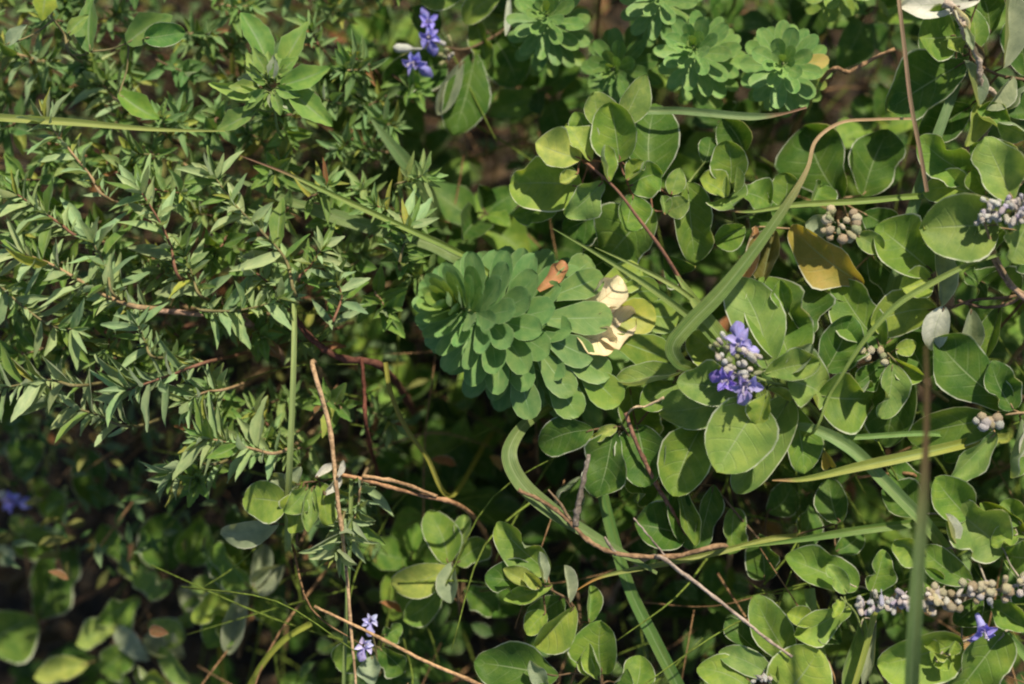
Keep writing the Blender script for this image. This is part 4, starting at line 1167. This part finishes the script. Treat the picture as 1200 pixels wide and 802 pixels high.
LANDH = [((110, 60), 'the grey flowering herb tip'), ((320, 110), 'the broad toothed herb'), ((130, 150), 'the yellow-green grass blade'), ((260, 220), 'the tall pale herb tip'), ((170, 240), 'the herb with slender upright leaves'),
         ((40, 250), 'the reddish herb stem'), ((140, 350), 'the thick pinkish branch'), ((400, 250), 'the broad pale grass blade'), ((345, 450), 'the pale straight grass stem'), ((150, 455), 'the fan of narrow grey leaves'),
         ((250, 515), 'the dense whorled herb tip'), ((370, 400), 'the dull red stem'), ((470, 280), 'the herb tip behind the spurge head'), ((60, 390), 'the drooping toothed herb leaves'), ((420, 580), 'the tan broken straw')]


def near_what(x, y, land):
    return min(land, key=lambda q: math.hypot(q[0][0] - x, q[0][1] - y))[1]


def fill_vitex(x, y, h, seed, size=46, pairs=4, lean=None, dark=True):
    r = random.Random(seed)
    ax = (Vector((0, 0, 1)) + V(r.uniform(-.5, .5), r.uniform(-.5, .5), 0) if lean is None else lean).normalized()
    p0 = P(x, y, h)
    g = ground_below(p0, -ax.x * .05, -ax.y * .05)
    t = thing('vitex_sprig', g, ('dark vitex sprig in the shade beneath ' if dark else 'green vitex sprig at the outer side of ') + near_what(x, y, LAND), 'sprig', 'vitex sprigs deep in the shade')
    mb = MB()
    cv = catmull([p0, p0 - ax * (60 * S), g], 6)
    mb.tube(cv, 1.2 * S, 2.8 * S, 5)
    th0 = r.uniform(0, 6.28)
    e1 = ax.cross(Vector((.1, .9, .3))).normalized(); e2 = ax.cross(e1)
    for k in range(pairs):
        for q in (0, 1):
            th = th0 + k * 1.57 + q * 3.1416 + r.uniform(-.25, .25)
            phi = math.radians(min(95, 35 + 22 * k) + r.uniform(-10, 10))
            rad = e1 * math.cos(th) + e2 * math.sin(th)
            d = ax * math.cos(phi) + rad * math.sin(phi)
            L = size * (.5 + .5 * min(1, (k + .4) / 1.6)) * r.uniform(.85, 1.2)
            b = p0 - ax * (k * 20 * S) + rad * (5 * S)
            part('leaf', r.choice(LM['shade' if dark else r.choice(['vitex', 'round', 'wavy', 'fold'])]), t, frame(b, b + d * (L * S), ax, L * .72 * S), jit(COL[r.choice(['n', 'd', 'd', 'n', 'b'] if not dark else ['d', 'k', 'd', 'n'])], .15, r))  # dark sprigs get shade put into leaf colours and a shaded leaf material
            mb.tube([p0 - ax * (k * 20 * S), b + d * 2 * S], 1.3 * S, .9 * S, 4, cap=False)
    m = local(mb, g)
    part('stem', mb.mesh('stem', M['stem']), t, m, STEM_COL['brown'])


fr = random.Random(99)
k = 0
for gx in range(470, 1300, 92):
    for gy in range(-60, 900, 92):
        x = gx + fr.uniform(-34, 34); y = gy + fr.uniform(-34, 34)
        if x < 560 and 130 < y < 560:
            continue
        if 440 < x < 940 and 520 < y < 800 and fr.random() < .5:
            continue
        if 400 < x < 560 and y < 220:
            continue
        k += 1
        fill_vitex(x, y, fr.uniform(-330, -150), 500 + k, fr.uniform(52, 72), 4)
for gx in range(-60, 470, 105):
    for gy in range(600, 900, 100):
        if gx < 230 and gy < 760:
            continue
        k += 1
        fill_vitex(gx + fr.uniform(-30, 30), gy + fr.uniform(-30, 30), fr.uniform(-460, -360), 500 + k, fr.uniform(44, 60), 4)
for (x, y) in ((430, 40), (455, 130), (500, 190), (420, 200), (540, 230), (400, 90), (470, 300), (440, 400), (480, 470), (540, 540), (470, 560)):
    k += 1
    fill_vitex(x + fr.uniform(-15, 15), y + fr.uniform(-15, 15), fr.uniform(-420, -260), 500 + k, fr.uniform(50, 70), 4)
# just outside the picture, so that the thicket goes on
for (x, y) in [(a, -95) for a in range(500, 1300, 95)] + [(1265, b) for b in range(0, 860, 110)] + [(a, 880) for a in range(-20, 1280, 115)]:
    k += 1
    fill_vitex(x + fr.uniform(-20, 20), y + fr.uniform(-15, 15), fr.uniform(-60, -10), 500 + k, 52, 4, dark=False)

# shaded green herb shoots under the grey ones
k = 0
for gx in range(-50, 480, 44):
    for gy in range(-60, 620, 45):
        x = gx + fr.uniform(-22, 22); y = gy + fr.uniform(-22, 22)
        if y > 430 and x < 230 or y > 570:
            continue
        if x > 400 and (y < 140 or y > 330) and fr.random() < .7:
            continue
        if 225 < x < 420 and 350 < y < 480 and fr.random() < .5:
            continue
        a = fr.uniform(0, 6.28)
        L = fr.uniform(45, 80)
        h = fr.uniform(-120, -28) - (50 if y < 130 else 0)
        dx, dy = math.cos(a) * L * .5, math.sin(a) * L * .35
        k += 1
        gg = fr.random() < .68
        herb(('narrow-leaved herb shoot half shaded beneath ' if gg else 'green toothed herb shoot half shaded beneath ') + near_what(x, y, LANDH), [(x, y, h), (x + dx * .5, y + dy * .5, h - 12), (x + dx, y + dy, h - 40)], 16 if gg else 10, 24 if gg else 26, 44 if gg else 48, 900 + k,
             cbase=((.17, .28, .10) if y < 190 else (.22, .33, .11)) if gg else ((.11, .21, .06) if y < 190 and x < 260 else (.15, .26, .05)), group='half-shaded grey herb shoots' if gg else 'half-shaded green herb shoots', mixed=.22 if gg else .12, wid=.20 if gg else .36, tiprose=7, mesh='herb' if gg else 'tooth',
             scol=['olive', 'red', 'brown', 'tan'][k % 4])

# ------------------------------------------------------------------ undergrowth and litter nobody could count
def scatter(name, label, n, mats_seed, zlo, zhi, lmin, lmax, mesh_key, cols, wid, region, kind_cat, flat_=.5):
    """one mesh per colour of small leaves lying about at random heights"""
    r = random.Random(mats_seed)
    root = thing(name, Vector((0, 0, 0)), label, kind_cat)
    root['kind'] = 'stuff'
    for ci, c in enumerate(cols):
        V_, F_2, UV_ = [], [], []
        for i in range(n // len(cols)):
            x = r.uniform(region[0], region[1]); y = r.uniform(region[2], region[3])
            z = r.uniform(zlo, zhi)
            me = r.choice(LM[mesh_key])
            L = r.uniform(lmin, lmax) * S
            a = r.uniform(0, 6.283)
            d = Vector((math.cos(a), math.sin(a), r.uniform(-flat_, flat_))).normalized()
            nn = Vector((r.uniform(-flat_, flat_), r.uniform(-flat_, flat_), 1))
            b = Vector((x, y, z + hnoise(x, y)))
            m = frame(b, b + d * L, nn, L * wid)
            off = len(V_)
            V_ += [m @ v.co for v in me.vertices]
            F_2 += [tuple(off + q for q in p.vertices) for p in me.polygons]
            for uvq in UVC[mesh_key][LM[mesh_key].index(me)]:
                UV_.append(uvq)
        o = part(name + '_leaves', mesh_from(name, V_, F_2, me.materials[0], UV_), root, None, (*c, 1))
        o['kind'] = 'stuff'


UVC = {}
LM['low'] = [leaf_mesh('low_leaf', M['vitex'], prof_vitex, 5, 2, cup=.1, curl=-.1, wave=.05, fold=.2, ragged=.05, seed=400 + i) for i in range(5)]
LM['lowherb'] = [leaf_mesh('low_herb_leaf', M['herb'], prof_lance, 4, 2, cup=.1, curl=-.1, wave=.05, fold=.4, ragged=.1, seed=420 + i) for i in range(5)]
for key in ('low', 'lowherb'):
    UVC[key] = []
    for me in LM[key]:
        uvv = [(0, 0)] * len(me.vertices)
        for lp in me.loops:
            uvv[lp.vertex_index] = tuple(me.uv_layers[0].data[lp.index].uv)
        UVC[key].append(uvv)
scatter('leaf_litter', 'brown dead leaves and crumbs lying on the dark soil', 2600, 31, .001, .02, 16, 60, 'low', [(.07, .036, .017), (.11, .06, .028), (.045, .026, .014), (.16, .095, .05)], .55, (-.6, .6, -.5, .6), 'leaf litter', .35)
scatter('dead_leaves', 'withered orange and brown leaves caught among the lower stems', 420, 34, .07, .21, 14, 40, 'low', [(.30, .13, .05), (.22, .11, .05), (.40, .24, .10)], .5, (-.45, .45, -.36, .45), 'dead leaves', .8)
scatter('ground_cover', 'mixed low green leaves filling the shade between the shoots', 1900, 32, .05, .17, 22, 46, 'low', [(.05, .11, .025), (.08, .16, .04), (.12, .2, .05)], .6, (-.12, .5, -.36, .42), 'ground cover', .6)
scatter('ground_cover', 'fine low herb leaves filling the shade under grey shoots', 3000, 33, .09, .20, 18, 40, 'lowherb', [(.07, .15, .035), (.10, .18, .07), (.13, .2, .09), (.2, .2, .05)], .3, (-.42, -.06, -.10, .42), 'ground cover', .7)

# thin dead straws and grass standing about in the shade
r = random.Random(55)
mbs = [MB(), MB()]
for i in range(1500):
    x = r.uniform(-.2, .5); y = r.uniform(-.32, .5); z = r.uniform(.03, .25)
    a = r.uniform(0, 6.28); L = r.uniform(.04, .13)
    p = Vector((x, y, z)); d = Vector((math.cos(a), math.sin(a), r.uniform(-.25, .4)))
    q = p + d * L
    mid = p.lerp(q, .5) + Vector((r.uniform(-1, 1), r.uniform(-1, 1), r.uniform(0, 1))) * .012
    mbs[int(r.random() < .7)].tube(catmull([p, mid, q], 4), r.uniform(.0003, .0009), .0003, 4)
th = thing('fallen_straws', Vector((0, 0, 0)), 'thin dead straws and stalks strewn through the dark undergrowth', 'straws')
th['kind'] = 'stuff'
for mb, c in zip(mbs, ((.26, .16, .085, 1), (.13, .19, .03, 1))):
    o = part('straws', mb.mesh('straws', M['twig']), th, None, c)
    o['kind'] = 'stuff'
